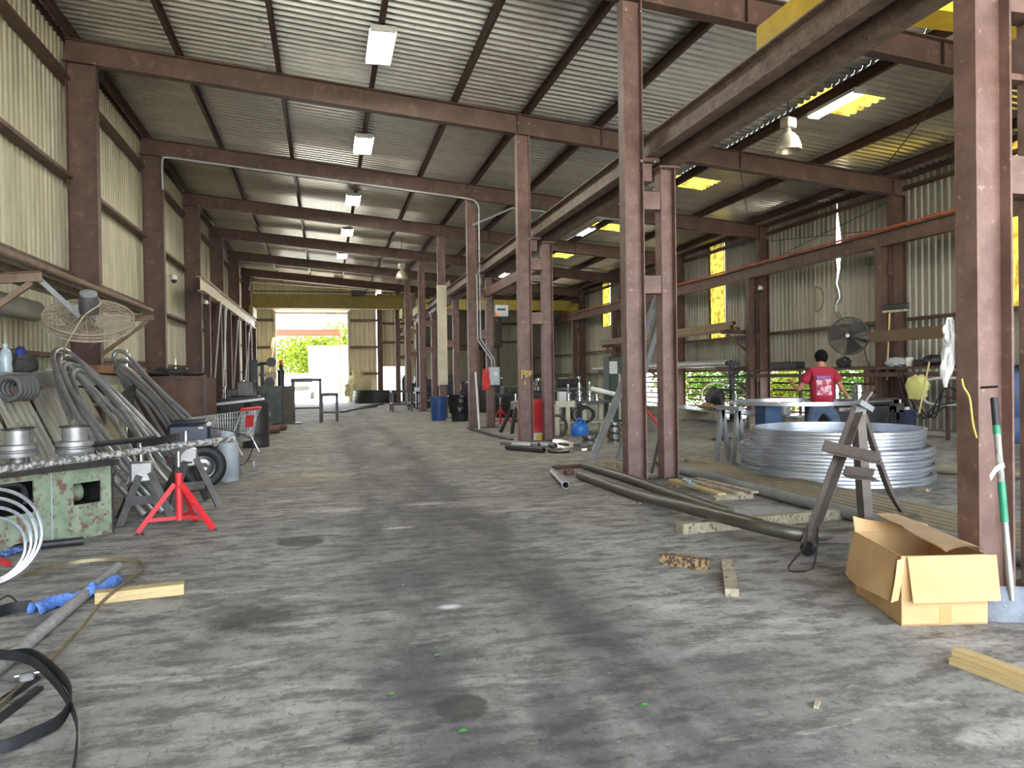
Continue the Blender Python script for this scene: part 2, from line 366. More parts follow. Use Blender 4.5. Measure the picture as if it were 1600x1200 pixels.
    spk = N.new('ShaderNodeMapRange'); spk.inputs[1].default_value = 0.06; spk.inputs[2].default_value = 0.04; L.new(sp.outputs['Distance'], spk.inputs[0])
    base = mix(math_('MULTIPLY', math_('MULTIPLY', spk.outputs[0], ramp(nz(1.1), 0.52, 0.62)), 0.85), base, srgb(206,204,196))
    L.new(base, b.inputs['Base Color'])
    rr = N.new('ShaderNodeMapRange'); rr.inputs[3].default_value = 0.62; rr.inputs[4].default_value = 0.9; L.new(nz(2.0), rr.inputs[0]); L.new(rr.outputs[0], b.inputs['Roughness'])
    bp = N.new('ShaderNodeBump'); bp.inputs['Strength'].default_value = 0.35; bp.inputs['Distance'].default_value = 0.02
    L.new(nz(7.0, 10, 0.7), bp.inputs['Height']); L.new(bp.outputs[0], b.inputs['Normal'])
    return m
M_FLOOR = floor_material()
fl = MB().box((XL-0.1, YFRONT-0.3, -0.25), (XR+0.2, YB+0.4, 0)).build('floor', M_FLOOR); tag(fl, 'stained grey concrete slab floor of the workshop', None, kind='structure')
M_YARD = mat('yard_gravel', srgb(196,190,176), srgb(216,210,198), rough=0.9, scale=0.8)
gr = MB().box((-90, -60, -0.6), (90, 140, -0.06)).build('ground', M_YARD); tag(gr, 'pale sunlit yard ground around the workshop', None, kind='structure')
# ---- corrugated sheets
def rib_profile(n, pitch, h):
    out = []
    for i in range(n):
        o = i*pitch
        out += [(o, 0), (o+pitch*0.36, 0), (o+pitch*0.47, h), (o+pitch*0.86, h)]
    out.append((n*pitch, 0)); return out
def sheet_mesh(name, mat_, length, rows, along, pitch=0.2, n=5, h=0.032, slope=0.0, warp=None):
    """along='x': ribs run in x (roof), profile in y;  'zy': ribs vertical, profile along y;  'zx': ribs vertical along x"""
    pr = rib_profile(n, pitch, h); vs = []; fs = []
    for r in range(rows+1):
        t = r/rows
        for u, d in pr:
            if along == 'x': p = Vector((t*length, u, -slope*t*length+d))
            elif along == 'zy': p = Vector((d, u, t*length))
            else: p = Vector((u, d, t*length))
            if warp: p = warp(p, t, u/(n*pitch))
            vs.append(p)
    m = len(pr)
    for r in range(rows):
        for i in range(m-1): fs.append((r*m+i, r*m+i+1, (r+1)*m+i+1, (r+1)*m+i))
    me = bpy.data.meshes.new(name); me.from_pydata(vs, [], fs); me.update(); me.materials.append(mat_); return me
def put(me, name, parent, loc):
    o = bpy.data.objects.new(name, me); COL.objects.link(o); o.parent = parent; o.location = Vector(loc)-ORG[parent.name]; ORG[o.name] = Vector(loc); return o
# ---- ceiling: roof sheets, purlins
ceil = thing('ceiling', (4, 20, 6.9), 'corrugated metal roof sloping down to the right on brown purlins', None, kind='structure')
RS = 0.20                                    # sheets lie this far above the rafters
secs = [(-4.85, 4.3), (4.3, 9.15), (9.15, 14.15)]
rm = [sheet_mesh('roof_sheet', M_ROOF, b-a, 2, 'x', slope=0.09, h=0.05) for a, b in secs]
skm = sheet_mesh('skylight_sheet', M_SKYL, 1.2, 1, 'x', slope=0.09, h=0.05)
skr = sheet_mesh('roof_sheet', M_ROOF, 14.15-10.35, 1, 'x', slope=0.09, h=0.05)
skl = [11.4, 17.7, 23.4, 29.4]; NS = 55
def near_sky(y): return any(abs(y-s) < 0.76 or abs(y+1-s-0.3) < 0.1 for s in skl)
for i in range(NS):
    y = YFRONT+i
    for k, (a, b) in enumerate(secs):
        if k == 2 and any(s-0.5 <= y < s+0.5 for s in skl):
            put(skm, 'skylight_sheet', ceil, (a, y, RZ(a)+RS)); put(skr, 'roof_sheet', ceil, (a+1.2, y, RZ(a+1.2)+RS)); continue
        put(rm[k], 'roof_sheet', ceil, (a, y, RZ(a)+RS+0.003*(k % 2)))
PX = [-4.45, -2.65, -0.84, 0.95, 2.64, 4.25, 5.88, 7.65, 9.25, 11.4, 13.2]
for x in PX:
    ys = [YFRONT] + YF + [YB]
    for j in range(len(ys)-1):
        part(ceil, 'purlin', M_STEELD, lambda m: m.chan((x, ys[j], RZ(x)+0.1), (x, ys[j+1], RZ(x)+0.1), 0.19, 0.075, 0.008, flip=(1 if x < 4 else -1)))
part(ceil, 'eave_closer', M_STEELD, lambda m: m.box((XL-0.04, YFRONT, RZ(XL)+RS-0.1), (XL+0.07, YB+0.1, RZ(XL)+RS+0.06)))
part(ceil, 'eave_closer', M_STEELD, lambda m: m.box((XR-0.06, YFRONT, RZ(XR)+RS-0.12), (XR+0.06, YB+0.1, RZ(XR)+RS+0.06)))
# ---- left wall
def wall_piece(side, xs):
    return xs
wl_ = thing('wall_left', (XL, 20, 0), 'khaki corrugated sheet wall along the left side', None, kind='structure')
hL = RZ(XL)+RS
def left_sheet(i):
    y = YFRONT+i
    tear = {24: 0.20, 30: 0.22}.get(i)
    if tear is None: return None
    def wp(p, t, u):
        k = max(0.0, 1-p.z/2.75)
        return Vector((p.x+0.10*k*math.sin(u*5), p.y+(-tear*k if tear > 0 and u > 0.5 else (-tear*k if tear < 0 and u < 0.5 else 0)), p.z))
    return sheet_mesh('wall_sheet', M_WALL, hL, 10, 'zy', warp=wp)
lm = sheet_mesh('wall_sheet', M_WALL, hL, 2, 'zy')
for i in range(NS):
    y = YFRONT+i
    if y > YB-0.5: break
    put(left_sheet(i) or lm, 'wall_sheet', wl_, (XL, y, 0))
for z in (7.0, 5.2, 3.4, 1.9):
    for j in range(len(YF)):
        y0, y1 = ([YFRONT]+YF)[j]+0.02, YF[j]-0.0
        part(wl_, 'girt', M_STEEL, lambda m: m.chan((-4.55, y0, z), (-4.55, y1, z), 0.2, 0.07, 0.008, up=(1,0,0), flip=-1))
    part(wl_, 'girt', M_STEEL, lambda m: m.chan((-4.55, YF[-1], z), (-4.55, YB, z), 0.2, 0.07, 0.008, up=(1,0,0), flip=-1))
# ---- right wall: closed above, open rails below between the third and sixth frames
wr_ = thing('wall_right', (XR, 20, 0), 'grey corrugated sheet wall along the right side', None, kind='structure')
hR = RZ(XR)+RS
LOUV = (17.2, 33.0)
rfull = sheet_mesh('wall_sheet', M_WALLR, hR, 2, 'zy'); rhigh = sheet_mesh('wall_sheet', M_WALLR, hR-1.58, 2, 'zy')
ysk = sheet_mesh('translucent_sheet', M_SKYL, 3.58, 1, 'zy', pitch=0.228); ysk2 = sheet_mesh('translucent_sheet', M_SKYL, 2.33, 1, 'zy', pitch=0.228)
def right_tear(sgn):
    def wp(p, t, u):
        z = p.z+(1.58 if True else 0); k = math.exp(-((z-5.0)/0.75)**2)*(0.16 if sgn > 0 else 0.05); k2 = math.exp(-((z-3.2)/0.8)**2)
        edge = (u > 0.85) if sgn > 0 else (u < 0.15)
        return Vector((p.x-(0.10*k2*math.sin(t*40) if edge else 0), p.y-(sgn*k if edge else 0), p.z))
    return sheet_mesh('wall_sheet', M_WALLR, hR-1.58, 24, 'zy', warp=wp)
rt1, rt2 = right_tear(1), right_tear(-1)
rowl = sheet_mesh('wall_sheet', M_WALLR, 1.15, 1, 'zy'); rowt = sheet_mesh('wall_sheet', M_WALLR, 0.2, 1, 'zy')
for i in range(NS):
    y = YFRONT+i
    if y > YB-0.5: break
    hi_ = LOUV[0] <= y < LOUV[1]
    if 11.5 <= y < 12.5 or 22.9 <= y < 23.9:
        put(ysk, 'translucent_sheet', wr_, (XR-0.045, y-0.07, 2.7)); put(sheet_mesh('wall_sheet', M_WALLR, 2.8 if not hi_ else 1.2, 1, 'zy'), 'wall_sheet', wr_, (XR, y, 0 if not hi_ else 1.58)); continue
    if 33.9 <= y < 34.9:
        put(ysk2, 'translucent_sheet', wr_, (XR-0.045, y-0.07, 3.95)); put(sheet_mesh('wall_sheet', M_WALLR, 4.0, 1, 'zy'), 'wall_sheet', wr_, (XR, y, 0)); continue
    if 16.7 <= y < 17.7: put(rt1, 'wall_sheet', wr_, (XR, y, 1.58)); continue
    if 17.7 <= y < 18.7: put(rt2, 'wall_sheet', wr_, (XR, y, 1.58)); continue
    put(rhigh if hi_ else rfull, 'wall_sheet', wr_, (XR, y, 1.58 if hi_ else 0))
for z in (2.75, 1.6, 5.95):
    for j in range(len(YF)+1):
        ys = [YFRONT]+YF+[YB]
        if z == 1.6 and ys[j+1] < LOUV[0]: continue
        part(wr_, 'girt', M_STEEL, lambda m: m.chan((13.78, ys[j], z), (13.78, ys[j+1], z), 0.18, 0.07, 0.008, up=(1,0,0), flip=1))
for z in (1.36, 1.14, 0.92, 0.68, 0.48, 0.26):
    for j in range(3):
        ys = [15.1, 20.8, 26.5, 33.0]
        part(wr_, 'open_rail', M_STEELD, lambda m: m.bar((13.8, ys[j]+0.1, z+random.uniform(-.02,.02)), (13.8, ys[j+1]-0.1, z+random.uniform(-.02,.02)), 0.04, 0.065))
# ---- back wall with the big opening
wbk = thing('wall_back', (4, YB, 0), 'pale corrugated end wall with an open truck doorway', None, kind='structure')
DX0, DX1, DZ = -3.12, 1.45, 5.95
M_WALLB = mat('end_sheet', srgb(172,164,136), srgb(196,188,158), rough=0.55, scale=1.2, stretch=(1,1,0.25), c3=srgb(110,90,62), c3lo=0.70)
def bsheet(x, z0, w_, z1):
    n = max(1, round(w_/0.3)); put(sheet_mesh('wall_sheet', M_WALLB, z1-z0, 1, 'zx', pitch=w_/n, n=n, h=0.03), 'wall_sheet', wbk, (x, YB, z0))
for x, w_ in ((-4.75, 0.82), (-3.93, 0.81)): bsheet(x, 0, w_, RZ(x)+RS)
for k in range(5): bsheet(DX0+k*0.914, DZ+0.12, 0.914, RZ(DX0+k*0.914)+RS)
for x, w_ in ((1.45, 0.9), (2.35, 0.9)): bsheet(x, 0, w_, RZ(x)+RS)
for x, w_ in ((3.62, 0.95), (4.57, 0.95)): bsheet(x, 2.25, w_, RZ(x)+RS)
for k in range(9): bsheet(5.9+k*0.9, 0 if k else 0, 0.9, RZ(5.9+k*0.9)+RS)
bsheet(5.52, 0, 0.38, RZ(5.52)+RS)
for z in (5.3, 3.55, 1.8):
    part(wbk, 'girt', M_STEEL, lambda m: m.bar((-4.6, YB-0.08, z), (DX0, YB-0.08, z), 0.08, 0.16))
    part(wbk, 'girt', M_STEEL, lambda m: m.bar((DX1, YB-0.08, z), (3.3, YB-0.08, z), 0.08, 0.16))
    if z > 2: part(wbk, 'girt', M_STEEL, lambda m: m.bar((3.6, YB-0.08, z+(-0.2 if z > 4 else 0.3)), (13.7, YB-0.08, z+(-0.2 if z > 4 else 0.3)), 0.08, 0.16))
part(wbk, 'door_post', M_WALLB, lambda m: m.bar((DX0, YB-0.1, 0), (DX0, YB-0.1, DZ+0.1), 0.12, 0.2, up=(0,1,0)))
part(wbk, 'door_post', M_WALLB, lambda m: m.bar((DX1, YB-0.1, 0), (DX1, YB-0.1, DZ+0.1), 0.12, 0.2, up=(0,1,0)))
dr = thing('door_1', (-0.8, YB-0.3, 5.6), 'rolled-up shutter curtain above the bright back doorway', None, kind='structure')
part(dr, 'shutter_drum', M_CREAM, lambda m: m.cyl((DX0-0.1, YB-0.32, DZ+0.1), (DX1+0.1, YB-0.32, DZ+0.1), 0.17, n=16))
part(dr, 'bottom_rail', M_CREAM, lambda m: m.bar((DX0, YB-0.14, DZ-0.2), (DX1, YB-0.14, DZ-0.2), 0.05, 0.16))
# ================================================================== STEEL FRAME
ordn = ['first', 'second', 'third', 'fourth', 'fifth', 'sixth', 'seventh', 'eighth']
def bolts(parent, pts, axis, r=0.018):
    for p in pts:
        part(parent, 'bolt', M_STL, lambda m: m.cyl(p, Vector(p)+Vector(axis)*0.02, r, n=6))
for k, y in enumerate(YF):
    # sloping roof beam across the whole hall
    b = thing('roof_beam', (4, y, RZ(4)-0.42), f'brown sloping steel roof beam across the hall, {ordn[k]} from the camera', 'roof beam', 'roof beams of the hall')
    for x0, x1, nm in ((-4.55, 4.0, 'beam'), (4.0, 13.7, 'beam')):
        part(b, nm, M_STEEL, lambda m: m.ibeam((x0, y, RZ(x0)-0.21), (x1, y, RZ(x1)-0.21), 0.42, 0.19, 0.016, 0.012))
    for x in (4.0, 5.88, 9.25, 13.4):
        part(b, 'stiffener', M_STEEL, lambda m: m.bar((x, y-0.04, RZ(x)-0.4), (x, y-0.04, RZ(x)-0.02), 0.012, 0.08, up=(0,1,0)))
    # left column
    if k >= 1:
        c = thing('wall_column', (-4.3, y, 0), f'brown steel column at the left wall under the {ordn[k]} roof beam', 'column', 'columns along the left wall')
        part(c, 'shaft', M_STEEL, lambda m: m.ibeam((-4.27, y, 0.02), (-4.27, y, RZ(-4.3)-0.42), 0.5, 0.2, 0.016, 0.012, up=(1,0,0)))
        part(c, 'base_plate', M_DSTL, lambda m: m.box((-4.58, y-0.16, 0), (-3.96, y+0.16, 0.02)))
        bolts(c, [(-4.02, y-0.12, 7.3), (-4.02, y+0.1, 7.3)], (0,-1,0))
    # right column with inner post for the runway
    if k >= 1:
        c = thing('wall_column', (13.5, y, 0), f'brown steel column at the right wall under the {ordn[k]} roof beam', 'column', 'columns along the right wall')
        part(c, 'shaft', M_STEEL, lambda m: m.ibeam((13.52, y, 0.02), (13.52, y, RZ(13.5)-0.42), 0.36, 0.2, 0.016, 0.012, up=(1,0,0)))
        part(c, 'inner_post', M_STEEL, lambda m: m.ibeam((13.1, y, 0.02), (13.1, y, 4.46), 0.28, 0.2, 0.014, 0.01, up=(1,0,0)))
        for z in (1.2, 2.5, 3.8): part(c, 'tie_plate', M_STEEL, lambda m: m.box((13.2, y-0.06, z), (13.36, y+0.06, z+0.25)))
        part(c, 'base_plate', M_DSTL, lambda m: m.box((12.9, y-0.16, 0), (13.75, y+0.16, 0.02)))
    # middle row: tall column + short runway column tied by plates
    cx = 4.10
    c = thing('centre_column', (cx, y, 0), f'paired brown steel column of the middle row, {ordn[k]} from the camera', 'column', 'paired columns down the middle')
    part(c, 'tall_shaft', M_COLN, lambda m: m.ibeam((cx, y, 0.02), (cx, y, RZ(cx)-0.42), 0.28, 0.2 if k else 0.165, 0.016, 0.014, up=(1,0,0)))
    if k == 4:
        cc = part(c, 'cream_band', M_CREAM, lambda m: m.box((cx-0.16, y-0.125, 1.2), (cx+0.16, y+0.11, 4.8))); cc['label'] = 'peeling cream painted sleeve'
    part(c, 'short_shaft', M_COLN, lambda m: m.ibeam((4.60, y, 0.02), (4.60, y, 4.30), 0.22, 0.2, 0.014, 0.012, up=(1,0,0)))
    for z in (2.69, 3.84):
        part(c, 'tie_plate', M_COLN, lambda m: m.box((cx+0.14, y-0.08, z-0.12), (4.49, y+0.08, z+0.12)))
    part(c, 'bracket', M_COLN, lambda m: m.box((cx+0.13, y-0.11, 4.36), (4.47, y+0.11, 4.41)).box((cx+0.14, y-0.01, 4.12), (4.40, y+0.01, 4.37)))
    part(c, 'cap_plate', M_COLN, lambda m: m.box((4.46, y-0.13, 4.29), (4.76, y+0.13, 4.315)))
    part(c, 'base_plate', M_DSTL, lambda m: m.box((cx-0.2, y-0.16, 0), (4.78, y+0.16, 0.02)))
    bolts(c, [(cx-0.1, y-0.1, RZ(cx)-0.6), (cx+0.12, y-0.1, RZ(cx)-0.6), (cx-0.1, y-0.1, RZ(cx)-0.2), (cx+0.12, y-0.1, RZ(cx)-0.2), (4.4, y-0.1, 4.36), (4.2, y-0.1, 4.36)], (0,-1,0))
for k, (X, z0, z1, nm, lb) in enumerate([(4.36, 4.41, 4.71, 'left', 'long brown crane runway beam beside the tall middle columns'), (4.66, 4.315, 4.60, 'right', 'grimy crane runway beam on the short middle columns')]):
    r = thing('runway_beam', (X, 20, z0), lb, 'crane runway')
    ys = [YFRONT, 9.4, 20.8, 32.2] if k == 0 else [YFRONT, 9.4, 20.8, 32.2, 43.6]
    for a, b in zip(ys[:-1], ys[1:]):
        part(r, 'beam', M_RUN, lambda m: m.ibeam((X, a, (z0+z1)/2), (X, b, (z0+z1)/2), z1-z0, 0.18 if k == 0 else 0.2, 0.018, 0.012))
    if k == 1: part(r, 'rail', M_DSTL, lambda m: m.bar((X, YFRONT, z1+0.025), (X, 43, z1+0.025), 0.05, 0.05))
r = thing('runway_beam', (13.1, 20, 4.46), 'brown crane runway beam with orange conductor bar along the right wall', 'crane runway')
for a, b in zip([YFRONT, 9.4, 20.8, 32.2], [9.4, 20.8, 32.2, 43.6]):
    part(r, 'beam', M_STEEL, lambda m: m.ibeam((13.1, a, 4.64), (13.1, b, 4.64), 0.36, 0.2, 0.018, 0.012))
cb = part(r, 'conductor_bar', M_ORNG, lambda m: m.bar((12.99, 2, 4.86), (12.99, 40, 4.86), 0.04, 0.05)); cb['label'] = 'orange conductor bar'
for y in (11, 13.5, 16, 18.5, 21): part(r, 'clip', M_DSTL, lambda m: m.box((12.98, y-0.15, 4.82), (13.12, y+0.15, 4.9)))
r = thing('runway_beam', (-4.0, 34, 4.35), 'cream painted crane runway beam on posts at the far left wall', 'crane runway')
part(r, 'beam', M_CREAM, lambda m: m.ibeam((-3.85, 25.2, 4.58), (-3.85, 43.6, 4.58), 0.46, 0.22, 0.02, 0.014))
for y in (26.5, 29.3, 32.2, 35.0, 37.9, 40.7, 43.3):
    part(r, 'post', M_STEELD, lambda m: m.ibeam((-3.85, y, 0.0), (-3.85, y, 4.35), 0.2, 0.2, 0.014, 0.01, up=(1,0,0)))
# lower side beams and diagonal rods
def side_beam(y0, y1, z, lb):
    b = thing('side_beam', (4.42, (y0+y1)/2, z), lb, 'beam')
    part(b, 'channel', M_COLN, lambda m: m.chan((4.42, y0, z), (4.42, y1, z), 0.24, 0.12, 0.012))
    part(b, 'end_plate', M_COLN, lambda m: m.box((4.24, y1-0.12, z-0.16), (4.56, y1+0.02, z-0.12)))
side_beam(1.5, 3.98, 3.5, 'short low channel beam fixed to the nearest middle column')
side_beam(15.2, 20.7, 3.85, 'low channel beam linking the third and fourth middle columns')
side_beam(26.6, 29.2, 4.9, 'low pale channel beam behind the cream sleeved middle column')
def rod(p0, p1, lb): tag(MB().cyl(p0, p1, 0.011, n=6).build('brace_rod', M_DSTL), lb, 'brace rod', 'roof bracing rods')
rod((4.3, 9.4, 4.8), (6.0, 15.0, RZ(6)-.02), 'thin bracing rod rising from the second middle column to the roof')
rod((9.9, 9.5, RZ(9.9)-.1), (12.9, 15.0, RZ(12.9)-.05), 'thin bracing rod crossing under the roof beside the yellow skylight')
rod((13.4, 15.2, 5.6), (13.55, 20.7, 4.95), 'thin diagonal bracing rod on the right wall above the fan')
rod((13.4, 20.7, 5.6), (13.55, 15.2, 4.95), 'thin bracing rod crossing the torn right wall sheet')
rod((9.3, 15.2, RZ(9.3)-.1), (13.0, 20.7, RZ(13)-.05), 'thin bracing rod under the right bay roof past the third beam')
# ================================================================== OVERHEAD: lamps, cranes, conduits
def fluorescent(x, y, lb, wx=0.42, n=4):
    t = thing('ceiling_light', (x, y, RZ(x)-0.11), lb, 'ceiling light', 'fluorescent ceiling lights')
    z = RZ(x)-0.02; L = 0.65
    part(t, 'housing', M_WHITE, lambda m: (m.box((x-wx/2, y-L, z-0.012), (x+wx/2, y+L, z)),
        m.obox((x-wx/2, y, z-0.04), (0.008, 2*L, 0.075), (0, 0.35, 0)), m.obox((x+wx/2, y, z-0.04), (0.008, 2*L, 0.075), (0, -0.35, 0))))
    for s in (-1, 1): part(t, 'end_cap', M_WHITE, lambda m: m.box((x-wx/2, y+s*L-0.02, z-0.10), (x+wx/2, y+s*L+0.02, z)))
    for k in range(n):
        xx = x-wx/2+wx*(k+0.5)/n
        part(t, 'tube', M_TUBE, lambda m: m.cyl((xx, y-L+0.03, z-0.055), (xx, y+L-0.03, z-0.055), 0.019, n=8))
    for s in (-1, 1): part(t, 'hanger', M_DSTL, lambda m: m.bar((x, y+s*0.45, z), (x, y+s*0.45, RZ(x)+0.03), 0.03, 0.01))
    return t
for x, y, w_ in [(1.0, 12.9, 'nearest in the left bay'), (0.97, 18.4, 'second along the left bay'), (0.92, 24.1, 'third along the left bay'), (0.88, 29.4, 'fourth along the left bay'), (0.8, 35.1, 'fifth along the left bay'), (0.7, 44.9, 'farthest in the left bay')]:
    fluorescent(x, y, f'lit white fluorescent ceiling light, {w_}')
fluorescent(9.28, 11.85, 'lit narrow fluorescent strip beside the big yellow skylight', 0.26, 3)
fluorescent(8.85, 24.2, 'lit fluorescent strip beyond the runway in the right bay', 0.26, 3)
fluorescent(8.6, 35.3, 'small lit fluorescent strip far back in the right bay', 0.26, 3)
def highbay(p, lb):
    t = thing('bell_lamp', p, lb, 'pendant lamp'); x, y, z = p; zt = RZ(x)
    prof_ = [(0.245, 0), (0.25, 0.02), (0.235, 0.12), (0.19, 0.24), (0.12, 0.33), (0.07, 0.36), (0.07, 0.37), (0.055, 0.36), (0.11, 0.32), (0.18, 0.235), (0.225, 0.12), (0.238, 0.02)]
    part(t, 'shade', M_LAMP, lambda m: m.lathe(prof_, p, 28, closed=True), 60)
    part(t, 'neck', M_LAMP, lambda m: m.cyl((x, y, z+0.35), (x, y, z+0.45), 0.05))
    part(t, 'ballast_box', M_LAMP, lambda m: m.obox((x, y, z+0.54), (0.26, 0.2, 0.2), (0,0,0.3), 0.015))
    part(t, 'hook', M_DSTL, lambda m: m.cyl((x, y, z+0.62), (x, y, zt+0.2), 0.012, n=6))
    part(t, 'bulb', M_WHITE, lambda m: m.lathe([(0.001, 0.05), (0.05, 0.08), (0.07, 0.15), (0.05, 0.24), (0.03, 0.33)], p, 14))
highbay(tuple(AY(1232, 236, 12.6)), 'dusty bell shaped pendant lamp beside the yellow skylight')
highbay(tuple(AY(628, 436, 30.5)), 'small bell shaped pendant lamp far above the aisle')
# ---- cranes
def bridge(y, x0, x1, z0, z1, zr, lb, M_YEL=M_YEL, zr2=None):
    t = thing('bridge_crane', ((x0+x1)/2, y, zr), lb, 'crane'); zz_ = {x0: zr, x1: zr2 or zr}
    part(t, 'girder', M_YEL, lambda m: m.ibeam((x0, y, (z0+z1)/2), (x1, y, (z0+z1)/2), z1-z0, 0.34, 0.03, 0.24))
    for x in (x0, x1): part(t, 'end_truck', M_YEL, lambda m: m.obox((x, y, (zz_[x]+0.12+max(z0+0.02, zz_[x]+0.52))/2), (0.22, 2.2, max(z0+0.02, zz_[x]+0.52)-zz_[x]-0.12), (0,0,0), 0.02))
    for x in (x0, x1):
        for s in (-1, 1): part(t, 'wheel', M_DSTL, lambda m: m.cyl((x-0.06, y+s*0.85, zz_[x]+0.1), (x+0.06, y+s*0.85, zz_[x]+0.1), 0.1, n=14))
    return t
c1_ = bridge(42.6, -3.85, 4.3, 5.42, 6.2, 4.81, 'long olive yellow bridge crane spanning the far left bay', M_OLIVE)
part(c1_, 'walk_rail', M_DSTL, lambda m: m.tube([(-3.8, 42.2, 6.32), (4.2, 42.2, 6.32)], 0.03, 6))
part(c1_, 'hoist', M_BLK, lambda m: (m.obox((1.8, 42.3, 6.28), (0.7, 0.4, 0.3), (0,0,0), 0.03),))
bridge(38.6, 4.66, 13.1, 5.05, 5.6, 4.65, 'dim yellow bridge crane far back in the right bay', M_OLIVE, 4.825)
c3_ = bridge(5.95, 4.64, 13.1, 4.86, 5.4, 4.65, 'bright yellow bridge crane at the top right near the camera', M_YEL, 4.825)
part(c3_, 'bumper', M_RUB, lambda m: m.cyl((4.62, 7.05, 4.86), (4.62, 7.15, 4.86), 0.05))
# ---- conduit and switch box on the fourth middle column
def zl(x): return RZ(x)-0.46
cp = cat_rom([(-4.0, 20.6, 6.4), (-4.0, 20.6, zl(-4)-0.1), (-3.85, 20.6, zl(-3.8)), (-3.5, 20.6, zl(-3.5))], 4)+[V(3.9, 20.6, zl(3.9))]+cat_rom([(4.15, 20.6, zl(4.2)-0.02), (4.29, 20.6, zl(4.3)-0.18), (4.29, 20.6, 6.0)], 4)+[V(4.29, 20.6, 2.55), V(4.66, 20.52, 1.95), V(4.66, 20.5, 1.75)]
tag(MB().tube(cp, 0.028, 7).build('conduit', M_GALV), 'silver conduit running under the fourth roof beam and down to the switch box', 'conduit')
tag(MB().tube([(4.21, 20.62, 4.4), (4.21, 20.62, 2.52), (4.58, 20.52, 1.95), (4.58, 20.5, 1.75)], 0.022, 7).build('conduit', M_GALV), 'short bent silver conduit beside the long one above the switch box', 'conduit')
tag(MB().tube([(-4.1, 43.4, 6.5), (-4.0, 43.4, 6.95), (4.0, 43.4, zl(4)-0.02)], 0.03, 6).build('conduit', M_WHITE), 'pale conduit under the eighth roof beam above the yellow crane', 'conduit')
tag(MB().tube([(4.12, 20.68, 5.8), (5.2, 20.3, 6.25), (9.0, 20.3, 6.0)], 0.035, 6).build('conduit', M_GREY), 'grey conduit leaving the fourth middle column to the right', 'conduit')
sb = thing('switch_box', (4.64, 20.5, 1.22), 'grey electrical switch box on the fourth middle column', 'switch box')
part(sb, 'body', M_LGREY, lambda m: m.obox((4.64, 20.47, 1.48), (0.30, 0.16, 0.52), (0,0,0), 0.015))
part(sb, 'cover_plate', M_WHITE, lambda m: m.box((4.62, 20.375, 1.5), (4.72, 20.392, 1.58)))
part(sb, 'lever', M_BLK, lambda m: m.box((4.8, 20.44, 1.45), (4.83, 20.5, 1.6)))
ct = thing('control_panel', tuple(AY(783, 500, 37.5)), 'pale crane control panel with orange lamp below the far yellow crane', 'control panel')
pc = AY(783, 486, 37.5)
part(ct, 'cabinet', M_LGREY, lambda m: m.obox(pc, (0.72, 0.3, 0.6), (0,0,0), 0.02))
part(ct, 'name_strip', M_BLK, lambda m: m.box((pc.x-0.25, pc.y-0.17, pc.z+0.02), (pc.x+0.2, pc.y-0.15, pc.z+0.12)))
part(ct, 'beacon', mat('orange_lens', srgb(240,120,40)), lambda m: m.box((pc.x-0.34, pc.y-0.2, pc.z-0.28), (pc.x-0.2, pc.y-0.15, pc.z-0.12)))
part(ct, 'hanger', M_DSTL, lambda m: m.bar((pc.x, pc.y, pc.z+0.28), (pc.x, pc.y+1.0, 5.1), 0.05, 0.05))
part(ct, 'pendant', M_BLK, lambda m: m.box((pc.x-0.3, pc.y-0.05, pc.z-0.55), (pc.x-0.2, pc.y+0.05, pc.z-0.3)))
# ---- security cameras
def seccam(p, d, lb):
    p = Vector(p); d = Vector(d); t = thing('security_camera', p, lb, 'camera', 'white security cameras')
    part(t, 'arm', M_WHITE, lambda m: m.tube([p, p+d*0.12, p+d*0.2+V(0,0,-0.03)], 0.022, 6))
    part(t, 'head', M_WHITE, lambda m: m.lathe([(0.001, 0.1), (0.05, 0.1), (0.075, 0.05), (0.075, -0.02)], p+d*0.22+V(0,0,-0.12), 14))
    part(t, 'dome', M_BLK, lambda m: m.lathe([(0.075, -0.02), (0.065, -0.07), (0.035, -0.105), (0.001, -0.115)], p+d*0.22+V(0,0,-0.12), 14))
seccam((13.3, 20.68, 4.2), (-0.3, -0.95, 0), 'white dome security camera on the right wall column by the yellow panel')
seccam((-3.98, 26.3, 4.15), (0.7, -0.7, 0), 'white dome security camera on the left column before the cream runway')
seccam((-3.98, 20.9, 4.25), (0.8, -0.6, 0), 'white dome security camera higher up on the fourth left column')
# ================================================================== LEFT SIDE
def wpt(px, py, X): return AX(px, py, X)
# ---- wall bracket rack with pipes
rk = thing('pipe_rack', (-4.0, 13.5, 2.1), 'brown steel wall bracket rack holding pipes above the left ledge', 'pipe rack')
for y in (10.6, 16.9):
    part(rk, 'arm', M_DUSTY, lambda m: m.chan((-4.55, y, 2.74), (-3.5, y, 2.82), 0.13, 0.06, 0.01))
    part(rk, 'brace', M_DUSTY, lambda m: m.bar((-4.5, y, 2.05), (-3.62, y, 2.74), 0.07, 0.07))
for i, x in enumerate((-4.35, -4.2, -4.06, -3.92, -3.78, -3.66)):
    yy = 8.2+0.35*(i % 3)
    tag(MB().pipe((x, yy, 2.935+(x+4.55)*0.076-0.0), (x, 17.6-0.2*(i % 2), 2.935+(x+4.55)*0.076), 0.055, 0.008, 10).build('steel_pipe', M_DUSTY if i % 2 else M_CONC),
        f'long dusty pipe on the left wall rack, {ordn[i]} from the wall', 'pipe', 'pipes on the left wall rack')
tag(MB().pipe((-4.28, 8.4, 2.55), (-4.28, 12.6, 2.55), 0.16, 0.012, 20).build('wide_duct', M_CONC), 'wide grey round duct tucked under the left pipe rack', 'duct')
